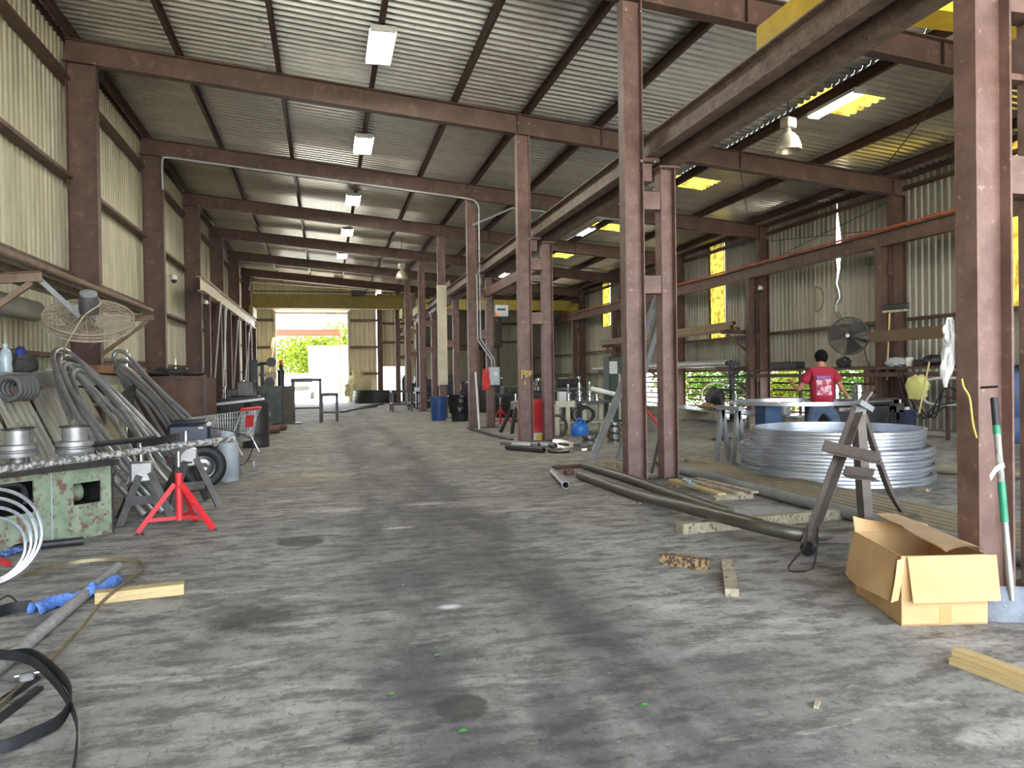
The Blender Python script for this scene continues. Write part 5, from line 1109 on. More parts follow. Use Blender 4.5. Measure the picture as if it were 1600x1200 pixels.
beam_on_floor(G(1034,880), G(1106,890), 0.085, 0.075, 'wood_block', mat('charred_wood', srgb(150,118,78), srgb(176,146,102), rough=0.85, scale=8, c3=srgb(62,52,42), c3lo=0.5), 'charred wooden block lying crosswise on the open floor', 'wood block')
beam_on_floor(G(1136,884), G(1144,932), 0.085, 0.05, 'wood_block', M_WOODG, 'grey wooden block with splintered end pointing at the camera', 'wood block')
t = thing('plank_offcut', G(1545, 1060), 'splintered stacked planks at the right edge of the floor', 'plank')
a, b = G(1492,1036), G(1640,1092)
for k, (off, zz) in enumerate(((0.0, 0.0), (0.02, 0.036))):
    part(t, 'board', M_WOOD, lambda m: m.obox((a+b)/2+V(off, off*0.5, zz+0.018), ((b-a).length, 0.085-0.02*k, 0.035), (0,0,math.atan2((b-a).y, (b-a).x))))
for i, (a, b, ln) in enumerate(((945,778,0.12), (982,786,0.16), (1275,1108,0.06))):
    p = G(a, b); tag(MB().bar(p+V(0,0,.008), p+V(ln*0.7,ln*(-0.7 if i == 1 else .7),.012), 0.02, 0.014).build('wood_chip', M_WOODG), ['bent wood chip on the floor before the long tubes', 'thin stick on the floor before the long tubes', 'tiny white splinter on the near floor'][i], 'debris')
M_LEAF = mat('fresh_leaf', srgb(60,150,50), srgb(90,180,70), rough=0.6)
for i, (a, b) in enumerate(((1008,1104), (611,1087), (684,1026), (724,1145))):
    p = G(a, b); m = MB(); m.grid(lambda u, v: p+V((u-.5)*0.045, (v-.5)*0.028*math.sin(PI*min(max(u,0.02),0.98)), 0.004+0.008*math.sin(u*3)), 5, 3)
    tag(m.build('fallen_leaf', M_LEAF), ['small bright green leaf on the open floor at right', 'green leaf scrap on the dark lane, nearest the wall side', 'tiny green leaf scrap on the dark lane farther back', 'tiny green leaf scrap nearest the camera'][i], 'leaf', 'leaf scraps on the floor')
# ================================================================== RIGHT SIDE, NEAR
# ---- rolled ring stack
RC = V(6.75, 8.71, 0); RR = 1.23
NR = 15; zz = 0.035
cnt = ['bottom', 'second from the bottom', 'third from the bottom', 'fourth from the bottom', 'fifth from the bottom', 'sixth from the bottom', 'seventh from the bottom', 'middle', 'seventh from the top', 'sixth from the top', 'fifth from the top', 'fourth from the top', 'third from the top', 'second from the top', 'top']
rnd = random.Random(3)
for k in range(NR):
    R = RR*(1.0-0.012*(k % 3)); off = V(rnd.uniform(-.05,.05), rnd.uniform(-.05,.05), 0)
    if k >= 10: R = RR*0.90; off = V(0.02+0.012*(k-11), 0.03, 0)
    h = 0.042
    prof_ = [(R-0.05,0),(R-0.004,0),(R,0.004),(R-0.002,0.009),(R-0.026,0.012),(R-0.028,h-0.012),(R-0.002,h-0.009),(R,h-0.004),(R-0.004,h),(R-0.05,h),(R-0.05,h-0.006),(R-0.034,h-0.008),(R-0.034,0.008),(R-0.05,0.006)]
    tilt = rnd.uniform(-.006,.006)
    M_ = Matrix.Translation(RC+off+V(0,0,zz)) @ Matrix.Rotation(tilt, 4, 'Y')
    tag(MB().lathe(prof_, M=M_, n=72, closed=True).build('rolled_ring', M_ALU, smooth=30), f'shiny rolled aluminium ring, {cnt[k]} of the tall ring stack', 'ring', 'rolled rings in the stack')
    zz += h+0.0025
for k in range(3):
    a = 0.7+k*2.1; p = RC+V(RR*math.cos(a), RR*math.sin(a), 0)
    tag(MB().obox(p+V(0,0,0.0165), (0.3, 0.1, 0.033), (0,0,a)).build('ring_packer', M_WOODG), f'flat wood packer under the ring stack, {["far right","far left","near"][k]} one', 'packer', 'packers under the ring stack')
# ---- big tripod roller stand
tp = thing('tripod_stand', G(1345, 850), 'tall grey steel tripod stand with two angle shelves beside the cardboard box', 'stand')
ap = AY(1340, 645, 5.65)
fL, fM, fR = G(1258, 868), G(1354, 832), G(1424, 818)
fM.z = 0.0
M_ANG = mat('grey_brown_angle', srgb(98,88,80), srgb(122,112,104), rough=0.5, metal=0.4, scale=5)
l1 = part(tp, 'leg', M_ANG, lambda m: m.angle(ap+V(-0.05,-0.03,0.0), fL+V(0,0,0.06), 0.075, 0.009, up=(0.3,-1,0)))
part(tp, 'leg', M_ANG, lambda m: m.prof(ap+V(0,0,0.02), fM, [(-.045,-.045),(.045,-.045),(.045,.045),(-.045,.045)], up=(0,1,0)))
cur = cat_rom([ap+V(0.05,0,0), ap.lerp(fR, 0.45)+V(0.0,0,-0.0)-V(0.03,0,0), ap.lerp(fR, 0.72)-V(0.05,0,0.02), fR], 6)
part(tp, 'leg', M_ANG, lambda m: m.ribbon(cur, (0.0,0.075,0.02), 0.03))
part(tp, 'angle_shelf', M_ANG, lambda m: m.angle(AY(1283, 703, 5.3), AY(1370, 722, 5.45), 0.09, 0.009, up=(0,-0.3,1)))
part(tp, 'angle_shelf', M_ANG, lambda m: m.angle(AY(1316, 742, 5.4), AY(1362, 746, 5.45), 0.085, 0.009, up=(0,-0.3,1)))
part(tp, 'base_rail', M_ANG, lambda m: m.bar(fL+V(0.02,0.05,0.13), G(1345, 862)+V(0.1,0.1,0.08), 0.04, 0.07))
part(tp, 'caster', M_RUB, lambda m: m.cyl(fL+V(-0.0,-0.02,0.055), fL+V(0.04,0.0,0.055), 0.055, n=18))
hd = part(tp, 'head_plate', M_ANG, lambda m: (m.bar(ap+V(-0.04,0,0.0), AY(1358, 612, 5.65), 0.02, 0.09, up=(0,1,0)), m.bar(ap+V(-0.02,0,0.03), AY(1310, 640, 5.65), 0.02, 0.03)))
part(tp, 'head_cap', M_STL, lambda m: m.obox(ap+V(0.0,-0.01,0.02), (0.11, 0.1, 0.08), (0.2,0.2,0), 0.015))
part(tp, 'roller_pad', M_GREY, lambda m: m.bar(AY(1342, 628, 5.6), AY(1362, 640, 5.6), 0.05, 0.05))
tag(MB().tube(cat_rom([fL+V(0.03,0,0.25), fL+V(-0.03,-0.05,0.1), G(1232,889)+V(0,0,.01), G(1250,895)+V(0,0,.01), G(1272,885)+V(0,0,.01), fL+V(0.13,0.02,0.2), fL+V(0.12,0.1,0.22)], 6), 0.007, 5).build('wire_loop', M_DSTL), 'grey wire loop trailing from the tripod foot', 'wire')
# ---- cardboard box
FC = G(1409, 979); ex = V(0.49, -0.105, 0); ey = V(0.20, 0.62, 0)
bxo = thing('cardboard_box', FC+ex*0.5+ey*0.5, 'open brown cardboard box with folded flaps by the nearest column', 'cardboard box')
HB = 0.40; TH_ = 0.007
def quad(m, A, B, C, D, t):
    n_ = (B-A).cross(D-A).normalized()*t; m.add([A,B,C,D,A+n_,B+n_,C+n_,D+n_], [(3,2,1,0),(4,5,6,7),(0,1,5,4),(1,2,6,5),(2,3,7,6),(3,0,4,7)])
up = V(0,0,1); P00, P10, P11, P01 = FC, FC+ex, FC+ex+ey, FC+ey
for nm, A, B in (('front_wall', P10, P00), ('left_wall', P00, P01), ('back_wall', P01, P11), ('right_wall', P11, P10)):
    part(bxo, 'wall', M_CARD, lambda m: quad(m, A+up*0.002, B+up*0.002, B+up*HB, A+up*HB, TH_))
part(bxo, 'bottom', M_CARD, lambda m: quad(m, P00+up*.004, P10+up*.004, P11+up*.004, P01+up*.004, TH_))
exn = ex.normalized(); eyn = ey.normalized()
f1 = P00-eyn*0.015+exn*0.03; f2 = P10-eyn*0.015+exn*0.045
part(bxo, 'front_flap', M_CARD, lambda m: quad(m, f2+up*HB, f1+up*HB, f1-eyn*0.035+up*(HB-0.255)+exn*0.015, f2-eyn*0.04+up*(HB-0.25), -TH_))
def lf(u, v):      # left flap, curling
    A = P00.lerp(P01, 0.02+0.98*u); d = 0.012+0.05*v+0.03*math.sin(PI*u)*v
    return A-exn*d+up*(HB+0.002-0.26*v-0.02*u*v+0.006*math.sin(u*7)*v)
part(bxo, 'left_flap', M_CARD, lambda m: (m.grid(lf, 16, 6), m.grid(lambda u, v: lf(1-u, v)-exn*TH_, 16, 6)))
def bfl(u, v):      # rear flap standing up a little
    A = P01.lerp(P11, u); return A+eyn*0.03*v+up*(HB+0.10*v*(1-u*0.7)-0.015*math.sin(u*6)*v)
part(bxo, 'rear_flap', M_CARD, lambda m: (m.grid(bfl, 12, 4), m.grid(lambda u, v: bfl(1-u, v)+eyn*TH_, 12, 4)))
def rfl(u, v):     # right flap folded over the opening
    A = P11.lerp(P10, u*0.98); return A-exn*(0.36*v*(1-0.35*u))+up*(HB+0.015+0.10*math.sin(PI*v*0.55)*(1-u)+0.03*math.sin(PI*v)*u+0.01*noise.noise(V(u*4, v*4, 1)))
part(bxo, 'right_flap', M_CARDD, lambda m: (m.grid(rfl, 14, 8), m.grid(lambda u, v: rfl(1-u, v)+up*TH_, 14, 8)))
part(bxo, 'tape_strip', mat('packing_tape', srgb(188,146,92), rough=0.3), lambda m: quad(m, P00+exn*0.22-eyn*0.0005+up*0.003, P00+exn*0.29-eyn*0.0005+up*0.003, P00+exn*0.29-eyn*0.0005+up*0.11, P00+exn*0.22-eyn*0.0005+up*0.11, 0.0012))
part(bxo, 'torn_tape', mat('torn_tape', srgb(196,160,112), rough=0.4), lambda m: m.ribbon(cat_rom([P00-exn*0.01-eyn*0.02+up*(HB-0.01), P00-exn*0.03-eyn*0.03+up*(HB-0.12), P00-exn*0.05-eyn*0.02+up*(HB-0.25)], 5), (0.05,0,0.01), 0.002))
# ---- square shovel leaning on the nearest column
sh = thing('square_shovel', G(1578, 988), 'long taped square-mouth shovel leaning on the nearest column', 'shovel')
hb = AY(1578, 905, 3.42); htp = AY(1553, 622, 3.66); ax_ = (htp-hb)
def seg(nm, a, b, r, mt): return part(sh, nm, mt, lambda m: m.cyl(hb+ax_*a, hb+ax_*b, r, n=12))
seg('lower_shaft', 0.0, 0.30, 0.019, M_STL); seg('taped_shaft', 0.30, 0.82, 0.019, mat('dirty_tape', srgb(170,166,156), srgb(120,116,106), rough=0.6, scale=14)); seg('grip', 0.84, 1.0, 0.021, M_RUB)
M_TGRN = mat('green_paint', srgb(20,122,84), srgb(60,140,104), rough=0.5, scale=12)
seg('green_band', 0.30, 0.52, 0.021, M_TGRN); seg('green_band', 0.79, 0.84, 0.021, M_TGRN)
part(sh, 'torn_tape', M_WHITE, lambda m: m.ribbon(cat_rom([hb+ax_*0.62+V(0,-.03,0), hb+ax_*0.60+V(-0.06,-.03,0), hb+ax_*0.55+V(-0.1,-.02,0)], 4), (0.0,0.01,0.03), 0.003))
dn = (hb-htp).normalized(); sd_ = V(0.93, -0.36, 0).normalized(); bn_ = sd_.cross(dn).normalized()
bl0 = hb+dn*0.02; bln = (hb.z-0.015)/(-dn.z)
def blade(u, v): 
    x = (u-0.5)*0.25*(1.0 if v > 0.06 else 0.75); return bl0+sd_*x+dn*(0.02+(bln-0.03)*v)+bn_*(0.03*(abs(u-0.5)*2)**2+0.01-0.02*math.sin(v*2))
part(sh, 'blade', mat('shovel_steel', srgb(118,122,128), srgb(96,99,104), rough=0.6, metal=0.3, scale=9, c3=srgb(150,152,155), c3lo=0.64), lambda m: (m.grid(blade, 12, 10), m.grid(lambda u, v: blade(1-u, v)+bn_*0.003, 12, 10)))
part(sh, 'socket', M_STL, lambda m: m.cyl(hb+ax_*0.03, bl0+dn*0.10-bn_*0.004, 0.021, 0.014, n=12))
# ---- column extras: foam, straw twine, nail
fo = AY(1479, 552, 4.0); fo.z = 1.38
m = MB(); vs = []; nu, nv2 = 18, 30
for j in range(nv2+1):
    v = j/nv2; 
    for i in range(nu):
        a = 2*PI*i/nu; d = V(math.cos(a), math.sin(a), 0); r = 0.062*(math.sin(PI*min(max(v,0.02),0.98))**0.5)*(1.1-0.6*v)*(1+0.55*noise.noise(V(d.x*2, d.y*2, v*9)))
        vs.append(V(fo.x+0.02, fo.y, 1.80-0.46*v)+V(0.03*math.sin(v*5),0,0)+d*r)
m.add(vs, [(j*nu+i, j*nu+(i+1)%nu, (j+1)*nu+(i+1)%nu, (j+1)*nu+i) for j in range(nv2) for i in range(nu)])
tag(m.build('foam_lump', mat('white_foam', srgb(232,230,224), srgb(210,207,200), rough=0.9, scale=14, bump=0.5), smooth=30), 'lumpy white foam mass stuck behind the nearest column', 'foam')
tag(MB().tube(cat_rom([AY(1503, 592, 3.74), AY(1506, 605, 3.73), AY(1515, 622, 3.73), AY(1520, 660, 3.73), AY(1526, 684, 3.735)], 6), 0.006, 5).build('straw_twine', mat('yellow_twine', srgb(206,176,90), rough=0.9)), 'strand of yellow twine hanging on the nearest column', 'twine')
tag(MB().tube([AY(1528, 606, 3.83), AY(1560, 604, 3.70)], 0.008, 6).build('steel_pin', M_DSTL), 'steel pin through the nearest column above the shovel grip', 'pin')
bt_ = G(1582, 690)
tk = thing('blue_tank', bt_, 'large blue plastic tank beyond the nearest column', 'tank')
part(tk, 'body', mat('faded_blue', srgb(44,70,110), srgb(60,88,130), rough=0.5, scale=3), lambda m: m.lathe([(0.001,0),(0.52,0),(0.55,0.05),(0.55,0.5),(0.53,0.54),(0.55,0.58),(0.55,1.25),(0.5,1.4),(0.3,1.46),(0.001,1.47)], bt_, 28), 50)
part(tk, 'strap', M_DSTL, lambda m: m.lathe([(0.556,0.9),(0.562,0.9),(0.562,0.95),(0.556,0.95)], bt_, 28, closed=True)); part(tk, 'cap', M_BLK, lambda m: m.cyl(bt_+V(0,0,1.45), bt_+V(0,0,1.55), 0.12))
# ================================================================== RIGHT SIDE, WALL
# tall square tube rack
sr = thing('tube_rack', (12.9, 25.5, 2.6), 'brown bracket rack of square tubes along the right wall', 'tube rack')
for y in (21.1, 26.3, 31.5):
    part(sr, 'arm', M_STEEL, lambda m: m.chan((13.3, y, 2.78), (12.2, y, 2.78), 0.12, 0.06, 0.01)); part(sr, 'brace', M_STEEL, lambda m: m.bar((13.2, y, 2.1), (12.4, y, 2.72), 0.06, 0.08))
    part(sr, 'lower_arm', M_STEEL, lambda m: m.chan((13.3, y, 1.62), (12.0, y, 1.62), 0.12, 0.06, 0.01)); part(sr, 'lower_brace', M_STEEL, lambda m: m.bar((13.1, y, 0.9), (12.2, y, 1.56), 0.06, 0.08))
M_TAN = mat('tan_primer', srgb(112,92,60), srgb(130,110,76), rough=0.6)
for i, (x, z) in enumerate(((12.3,2.9),(12.46,2.9),(12.62,2.9),(12.38,3.03),(12.54,3.03),(12.95,2.9))):
    y0 = 20.6+0.35*(i % 3)
    def sq(m): 
        a = 0.06; m.prof((x, y0, z), (x, 32.0, z), [(-a,-a),(a,-a),(a,a),(-a,a)])
    t = thing('square_tube', (x, 26, z-0.06), f'square tube on the upper right wall rack, {ordn[i]} of the bundle', 'tube', 'square tubes on the right wall rack')
    a = 0.06
    part(t, 'wall', M_TAN, lambda m: [m.box((x-a, y0, z-a), (x-a+.006, 32, z+a)), m.box((x+a-.006, y0, z-a), (x+a, 32, z+a)), m.box((x-a, y0, z-a), (x+a, 32, z-a+.006)), m.box((x-a, y0, z+a-.006), (x+a, 32, z+a))])
for i, (x, r_) in enumerate(((12.05,0.09),(12.3,0.11),(12.56,0.1),(12.8,0.09))):
    tag(MB().pipe((x, 20.5+0.2*i, 1.68+r_), (x, 32.2, 1.68+r_), r_, 0.008, 16).build('bright_pipe', M_GALV if i < 2 else M_GREY), f'long bright pipe on the lower right wall rack, {ordn[i]} from the aisle', 'pipe', 'pipes on the lower right wall rack')
for i in range(4):
    tag(MB().chan((10.9+0.3*i, 17.0-0.3*i, 0.34), (11.2+0.3*i, 26.0, 0.34), 0.04, 0.24, 0.01, up=(0,0,1)).build('aluminium_channel', M_ALU), f'bright aluminium channel lying by the open rails, {ordn[i]} from the aisle', 'channel', 'aluminium channels by the open rails')
for i, y in enumerate((17.2, 21.5, 25.5)):
    tag(MB().box((10.7, y-0.08, 0), (12.4, y+0.08, 0.318)).build('support_sleeper', M_WOODG), f'timber sleeper under the aluminium channels, {ordn[i]} from the camera', 'sleeper', 'sleepers under the channels')
# shelf along the right wall
sf = thing('wall_shelf', (13.0, 16, 1.4), 'long dark steel shelf along the right wall behind the worker', 'shelf')
part(sf, 'top', M_STEELD, lambda m: m.box((12.45, 12.0, 1.5), (13.3, 20.2, 1.56))); part(sf, 'edge_rail', M_STEELD, lambda m: m.bar((12.45, 12.0, 1.38), (12.45, 20.2, 1.38), 0.05, 0.1))
for y in (12.6, 14.6, 17.5, 19.9): part(sf, 'leg', M_STEELD, lambda m: m.bar((12.5, y, 0), (12.5, y, 1.5), 0.06, 0.06))
def onshelf(px, X=12.6): p = AX(px, 575, X); return V(p.x, p.y, 1.56)
p = onshelf(1401); tag(lump(p, (0.18,0.30,0.11), 21, 0.4).build('grey_sack', M_LGREY, smooth=50), 'pale grey sack lying on the right wall shelf', 'sack')
p = onshelf(1421); tag(MB().lathe([(0.001,0),(0.07,0),(0.09,0.2),(0.085,0.2),(0.066,0.01),(0.001,0.01)], p, 16).build('white_cup', M_WHITE), 'white cup on the right wall shelf', 'cup')
p = onshelf(1440); tag(MB().obox(p+V(0,0,0.07), (0.2,0.3,0.14), (0,0,.2), 0.02).build('small_carton', M_DSTL), 'small dark carton right of the white cup', 'carton')
p = onshelf(1462); tag(lump(p, (0.2,0.3,0.12), 23, 0.4).build('black_bag', M_BLK, smooth=50), 'black bag at the right end of the wall shelf', 'bag')
p = onshelf(1318); tag(lump(p, (0.14,0.2,0.14), 25, 0.5).build('dark_tool', M_BLK, smooth=50), 'dark power tool on the shelf right of the worker', 'tool')
p = onshelf(1230); tag(MB().obox(p+V(0,0,0.1), (0.3,1.2,0.2), (0,0,0), 0.02).build('tool_case', M_BLK), 'long black tool case on the shelf left of the worker', 'case')
tag(MB().bar((12.75, 12.9, 2.28), (12.75, AX(1361, 540, 12.75).y, 2.28), 0.14, 0.26).build('brown_beam', mat('olive_brown', srgb(84,66,42), srgb(100,80,54), rough=0.6)), 'brown beam fixed level across the right wall column below the broom head', 'beam')
# fan on the right wall
f2_ = thing('wall_fan', (12.7, 17.0, 2.3), 'grey round cage fan on the right wall above the worker', 'fan')
cf = AX(1326, 525, 12.75)
MM2 = fan_parts(f2_, cf, (-0.75, -0.65, 0.05), 0.47, dark=True, mw=mat('fan_grey_wire', srgb(66,64,58), srgb(82,78,72), rough=0.6))
part(f2_, 'motor', M_BLK, lambda m: m.lathe([(0.001,-0.1),(0.1,-0.1),(0.11,-0.3),(0.001,-0.32)], M=MM2, n=16)); part(f2_, 'wall_arm', M_BLK, lambda m: m.bar(MM2 @ V(0,0,-0.25), (13.4, cf.y+0.1, cf.z-0.15), 0.05, 0.06))
part(f2_, 'badge', M_WHITE, lambda m: m.lathe([(0.001,0.135),(0.05,0.13)], M=MM2, n=12)); part(f2_, 'hanging_cord', M_BLK, lambda m: m.tube(cat_rom([cf+V(0.2,-0.3,-0.3), cf+V(0.2,-0.5,-0.8), cf+V(0.3,-0.9,-1.0)], 5), 0.012, 5))
# push broom hung up
br = thing('push_broom', AX(1386, 592, 12.85), 'push broom hung head-up on the right wall column', 'broom')
b_t, b_b = AX(1390, 488, 12.85), AX(1386, 594, 12.85)
part(br, 'handle', M_WOOD, lambda m: m.cyl(b_b, b_t, 0.02, n=10)); hh = AX(1399, 486, 12.85)
part(br, 'head_block', M_WOODG, lambda m: m.obox(hh, (0.06, 0.62, 0.06), (0,0,0.3), 0.01)); part(br, 'bristles', M_BLK, lambda m: m.obox(hh+V(0,0,0.1), (0.07, 0.66, 0.15), (0,0,0.3), 0.02))
tag(MB().cyl(AX(1436, 646, 12.0), AX(1452, 566, 12.35), 0.018, n=8).build('wooden_stick', M_WOOD), 'wooden stick leaning against the right wall shelf', 'stick')
p = AX(1433, 606, 12.35)
tag(lump(p+V(0,0,-.25), (0.1,0.30,0.28), 31, 0.3).build('yellow_vest', mat('pale_yellow_cloth', srgb(206,206,120), srgb(220,220,150), rough=0.9), smooth=50), 'pale yellow vest hanging below the right wall shelf', 'vest')
for i in range(2):
    p = AX(1476, 612, 12.4)
    tag(MB().tube(cat_rom([p+V(0,0.5,0.22-.03*i), p+V(0,-0.5,0.24), p+V(0,-0.55,-0.2), p+V(0,0.45,-0.24+.03*i)], 6, True), 0.025, 6).build('white_hose', M_WHITE), ['white hose loop hung on the right wall, outer turn', 'white hose loop hung on the right wall, inner turn'][i], 'hose', 'white hose loops on the right wall') if i == 0 else None
for i in range(4):
    p = AX(1418+8*i, 612, 12.42); tag(MB().tube(cat_rom([p+V(0,0.3,0.5-.1*i), p+V(-.1,0.0,-0.1), p+V(0,-0.3,-0.55), p+V(-.1,-0.7,-0.5+.2*i), p+V(0,-1.2,-0.2)], 6), 0.016, 5).build('air_hose', M_RUB), f'black air hose sagging below the right wall shelf, {ordn[i]} from the column', 'hose', 'air hoses under the right shelf')
# letter D on the right wall
strokes('wall_letter', wr_, mat('rust_letter', srgb(132,100,76), srgb(150,126,100), rough=0.9, scale=8), [[(0,0),(0,.75),(-.25,.66),(-.36,.45),(-.36,.3),(-.25,.1),(0,0)]], AX(1276, 488, 13.93)+V(-0.03,0,0), (0,1,0), (0,0,1), 0.045, 0.006, V(-1,0,0))
# timber plank on floor at right
beam_on_floor(G(1450,678), G(1598,690), 0.5, 0.1, 'concrete_plank', M_CONC, 'grey concrete plank on the floor beyond the ring stack', 'plank')
tag(MB().pipe(G(1440,738)+V(0,0,.07), G(1640,752)+V(0,0,.07), 0.07, 0.008, 14).build('tan_tube', MATS['dull_tan_tube']), 'tan tube on the floor right of the ring stack', 'tube')
for i, (a, b) in enumerate(((1436,668), (1455,670))): tag(lump(G(a,b), (0.22,0.2,0.16), 40+i, 0.4).build('grey_bundle', M_LGREY, smooth=50), ['grey cloth bundle by the navy power unit', 'second grey cloth bundle farther from the navy power unit'][i], 'bundle')
# ---- ring roller machine and its ring
YM = 11.6
rm_ = thing('ring_roller', (AY(1385, 660, YM).x, YM, 0), 'ring rolling machine with chrome dies in front of the worker', 'machine')
def pb(nm, mt, a, dep, y=YM): return part(rm_, nm, mt, lambda m: pbox(m, a[0], a[1], a[2], a[3], y, dep))
pb('body', M_BLK, (1300, 634, 1400, 668), 0.8); pb('power_unit', M_NAVY, (1406, 640, 1432, 682), 0.5); pb('table', M_DSTL, (1295, 624, 1362, 632), 0.7)
pb('pump', M_DSTL, (1390, 630, 1412, 645), 0.4); pb('arm', M_DSTL, (1360, 622, 1405, 632), 0.3); pb('gauge_block', M_WHITE, (1396, 624, 1408, 630), 0.2)
part(rm_, 'cylinder', M_CHROME, lambda m: m.cyl(AY(1352, 628, YM-.1), AY(1392, 626, YM-.1), 0.045)); part(rm_, 'leg', M_BLK, lambda m: (pbox(m, 1305, 660, 1315, 700, YM+.1, 0.1), pbox(m, 1385, 660, 1395, 700, YM+.1, 0.1)))
for px, r_, h_, pt in ((1306, 0.085, 0.42, 596), (1341, 0.10, 0.30, 600)):
    a = AY(px, pt, YM+0.1); part(rm_, 'die', M_CHROME, lambda m: m.lathe([(0.001,-h_),(r_*1.1,-h_),(r_*1.1,-h_*0.6),(r_*0.8,-h_*0.58),(r_*0.8,-h_*0.5),(r_*1.15,-h_*0.48),(r_*1.15,-h_*0.3),(r_,-h_*0.28),(r_,-0.02),(r_*0.5,0),(0.001,0)], a, 20), 40)
part(rm_, 'hose', M_RUB, lambda m: [m.tube(cat_rom([AY(1395,640,YM-.2), AY(1385+8*i,660,YM-.35), AY(1410,655+4*i,YM-.3), AY(1415,645,YM-.1)], 5), 0.014, 5) for i in range(3)])
part(rm_, 'cap', M_WHITE, lambda m: m.cyl(AY(1417, 640, YM+.1), AY(1417, 636, YM+.1), 0.05))
rcx = AY(1240, 628, 11.0)
tag(MB().lathe([(0.98,-0.03),(1.03,-0.03),(1.03,0.03),(0.98,0.03)], rcx, 72, closed=True).build('work_ring', M_ALU, smooth=30), 'aluminium ring held level on stands in front of the worker', 'ring')
bs = thing('blue_stand', (AY(1208, 660, 10.6).x, 10.8, 0), 'dark blue box stand under the level aluminium ring', 'stand')
zt_ = rcx.z-0.03; a = AY(1196, 640, 10.6); b = AY(1221, 640, 10.6)
part(bs, 'box', mat('mid_blue', srgb(34,60,92), srgb(48,78,114), rough=0.5, scale=4), lambda m: m.box((a.x, 10.6, 0), (b.x, 10.9, zt_-0.02))); part(bs, 'top_plate', M_DSTL, lambda m: m.box((a.x-.02, 10.55, zt_-0.02), (b.x+.02, 10.95, zt_)))
a_ = AY(1153, 690, 10.55); a_.z = 0
sw = thing('saw_horse', a_, 'grey steel sawhorse under the left of the level ring', 'sawhorse')
for s in (0, 0.5): 
    for e in (-1, 1): part(sw, 'leg', M_GREY, lambda m: m.angle(a_+V(0,s,zt_-0.06), a_+V(0.12*e,s,0), 0.07, 0.01, up=(0,1,0)))
part(sw, 'top_rail', M_GREY, lambda m: m.bar(a_+V(0,-0.1,zt_-0.035), a_+V(0,0.6,zt_-0.035), 0.09, 0.07))
vs_ = thing('vise_stand', AY(1228, 690, 10.9), 'grey vise stand between the blue stand and the worker', 'stand'); v0 = AY(1222, 668, 11.0); v0.z = 0; vs_.location = v0; ORG[vs_.name] = v0
part(vs_, 'post', M_DSTL, lambda m: m.bar(v0, v0+V(0,0,zt_-0.2), 0.08, 0.08)); part(vs_, 'vise', M_GREY, lambda m: m.obox(v0+V(0.03,0,zt_-0.12), (0.16,0.2,0.16), (0,0,0.3), 0.02)); part(vs_, 'brace', M_DSTL, lambda m: m.bar(v0+V(0,0,zt_-0.25), v0+V(0.3,0.1,0), 0.06, 0.06)); part(vs_, 'foot_plate', M_DSTL, lambda m: m.box(v0-V(0.15,0.15,0), v0+V(0.35,0.2,0.015)))
# second ring leaning outside-rail, dark stand by the rails
rz = AX(1120, 618, 13.66)
tag(MB().tube([rz+V(-0.03*math.sin(a*2*PI/48)+0.05, 1.2*math.cos(a*2*PI/48), 0.45*math.sin(a*2*PI/48)) for a in range(48)], 0.03, 7, closed=True).build('leaning_ring', M_GALV), 'thin pale ring hung slanting on the open rails', 'ring')
pc2 = AX(1143, 575, 12.0)
dsv = thing('drill_press', (pc2.x, pc2.y, 0), 'dark pedestal drill column in front of the open rails', 'machine')
part(dsv, 'column', M_BLK, lambda m: m.cyl((pc2.x, pc2.y, 0), (pc2.x, pc2.y, 1.75), 0.08, n=12)); part(dsv, 'table', M_BLK, lambda m: m.obox((pc2.x, pc2.y-.1, 0.95), (0.45,0.45,0.06), (0,0,0), 0.01)); part(dsv, 'head', M_BLK, lambda m: m.obox((pc2.x, pc2.y-.1, 1.5), (0.18,0.4,0.2), (0,0,0), 0.03)); part(dsv, 'base', M_BLK, lambda m: m.box((pc2.x-.25, pc2.y-.3, 0), (pc2.x+.25, pc2.y+.3, 0.06)))
blk = AX(1118, 640, 11.6); blk.z = 0.37
tag(lump(blk, (0.25,0.4,0.36), 51, 0.4).build('black_sack', M_BLK, smooth=50), 'black sack slumped on the aluminium channels', 'sack')
blk = AX(1106, 652, 11.3); blk.z = 0.37
tag(lump(blk, (0.2,0.35,0.1), 52, 0.5).build('tan_rag', mat('tan_cloth', srgb(150,124,86), srgb(176,150,110), rough=0.9), smooth=50), 'tan rag heap beside the black sack', 'rag')
tag(lump(G(1128,688), (0.2,0.12,0.05), 53, 0.5).build('dark_glove', M_NAVY, smooth=50), 'dark glove on the floor before the sawhorse', 'glove')
# ================================================================== THE WORKER (seen from behind)
PY = 11.15
pw = AY(1285, 625, PY)                      # waist
fx = V(0.94, -0.34, 0).normalized(); fw = V(0.34, 0.94, 0)     # his right hand side / the way he faces
O_ = V(pw.x, pw.y, 0)
def B(a, b, z): return O_+fx*a+fw*b+V(0,0,z)
def skin_mesh(name, verts, edges, radii, mt, parent, root=0, sub=2):
    me = bpy.data.meshes.new(name); o0 = ORG[parent.name]
    me.from_pydata([tuple(Vector(v)-o0) for v in verts], edges, []); me.update()
    o = bpy.data.objects.new(name, me); COL.objects.link(o); o.parent = parent; ORG[o.name] = o0
    sk = o.modifiers.new('skin', 'SKIN'); sk.use_smooth_shade = True
    me.materials.append(mt)
    if not me.skin_vertices: 
        bpy.context.view_layer.objects.active = o
    for i, r in enumerate(radii):
        d = me.skin_vertices[0].data[i]; d.radius = (r, r) if not isinstance(r, tuple) else r; d.use_root = (i == root)
    ss = o.modifiers.new('sub', 'SUBSURF'); ss.levels = sub; ss.render_levels = sub
    return o
per = thing('person', O_, 'worker in a red printed t-shirt and jeans seen from behind, bending over the ring roller', 'person')
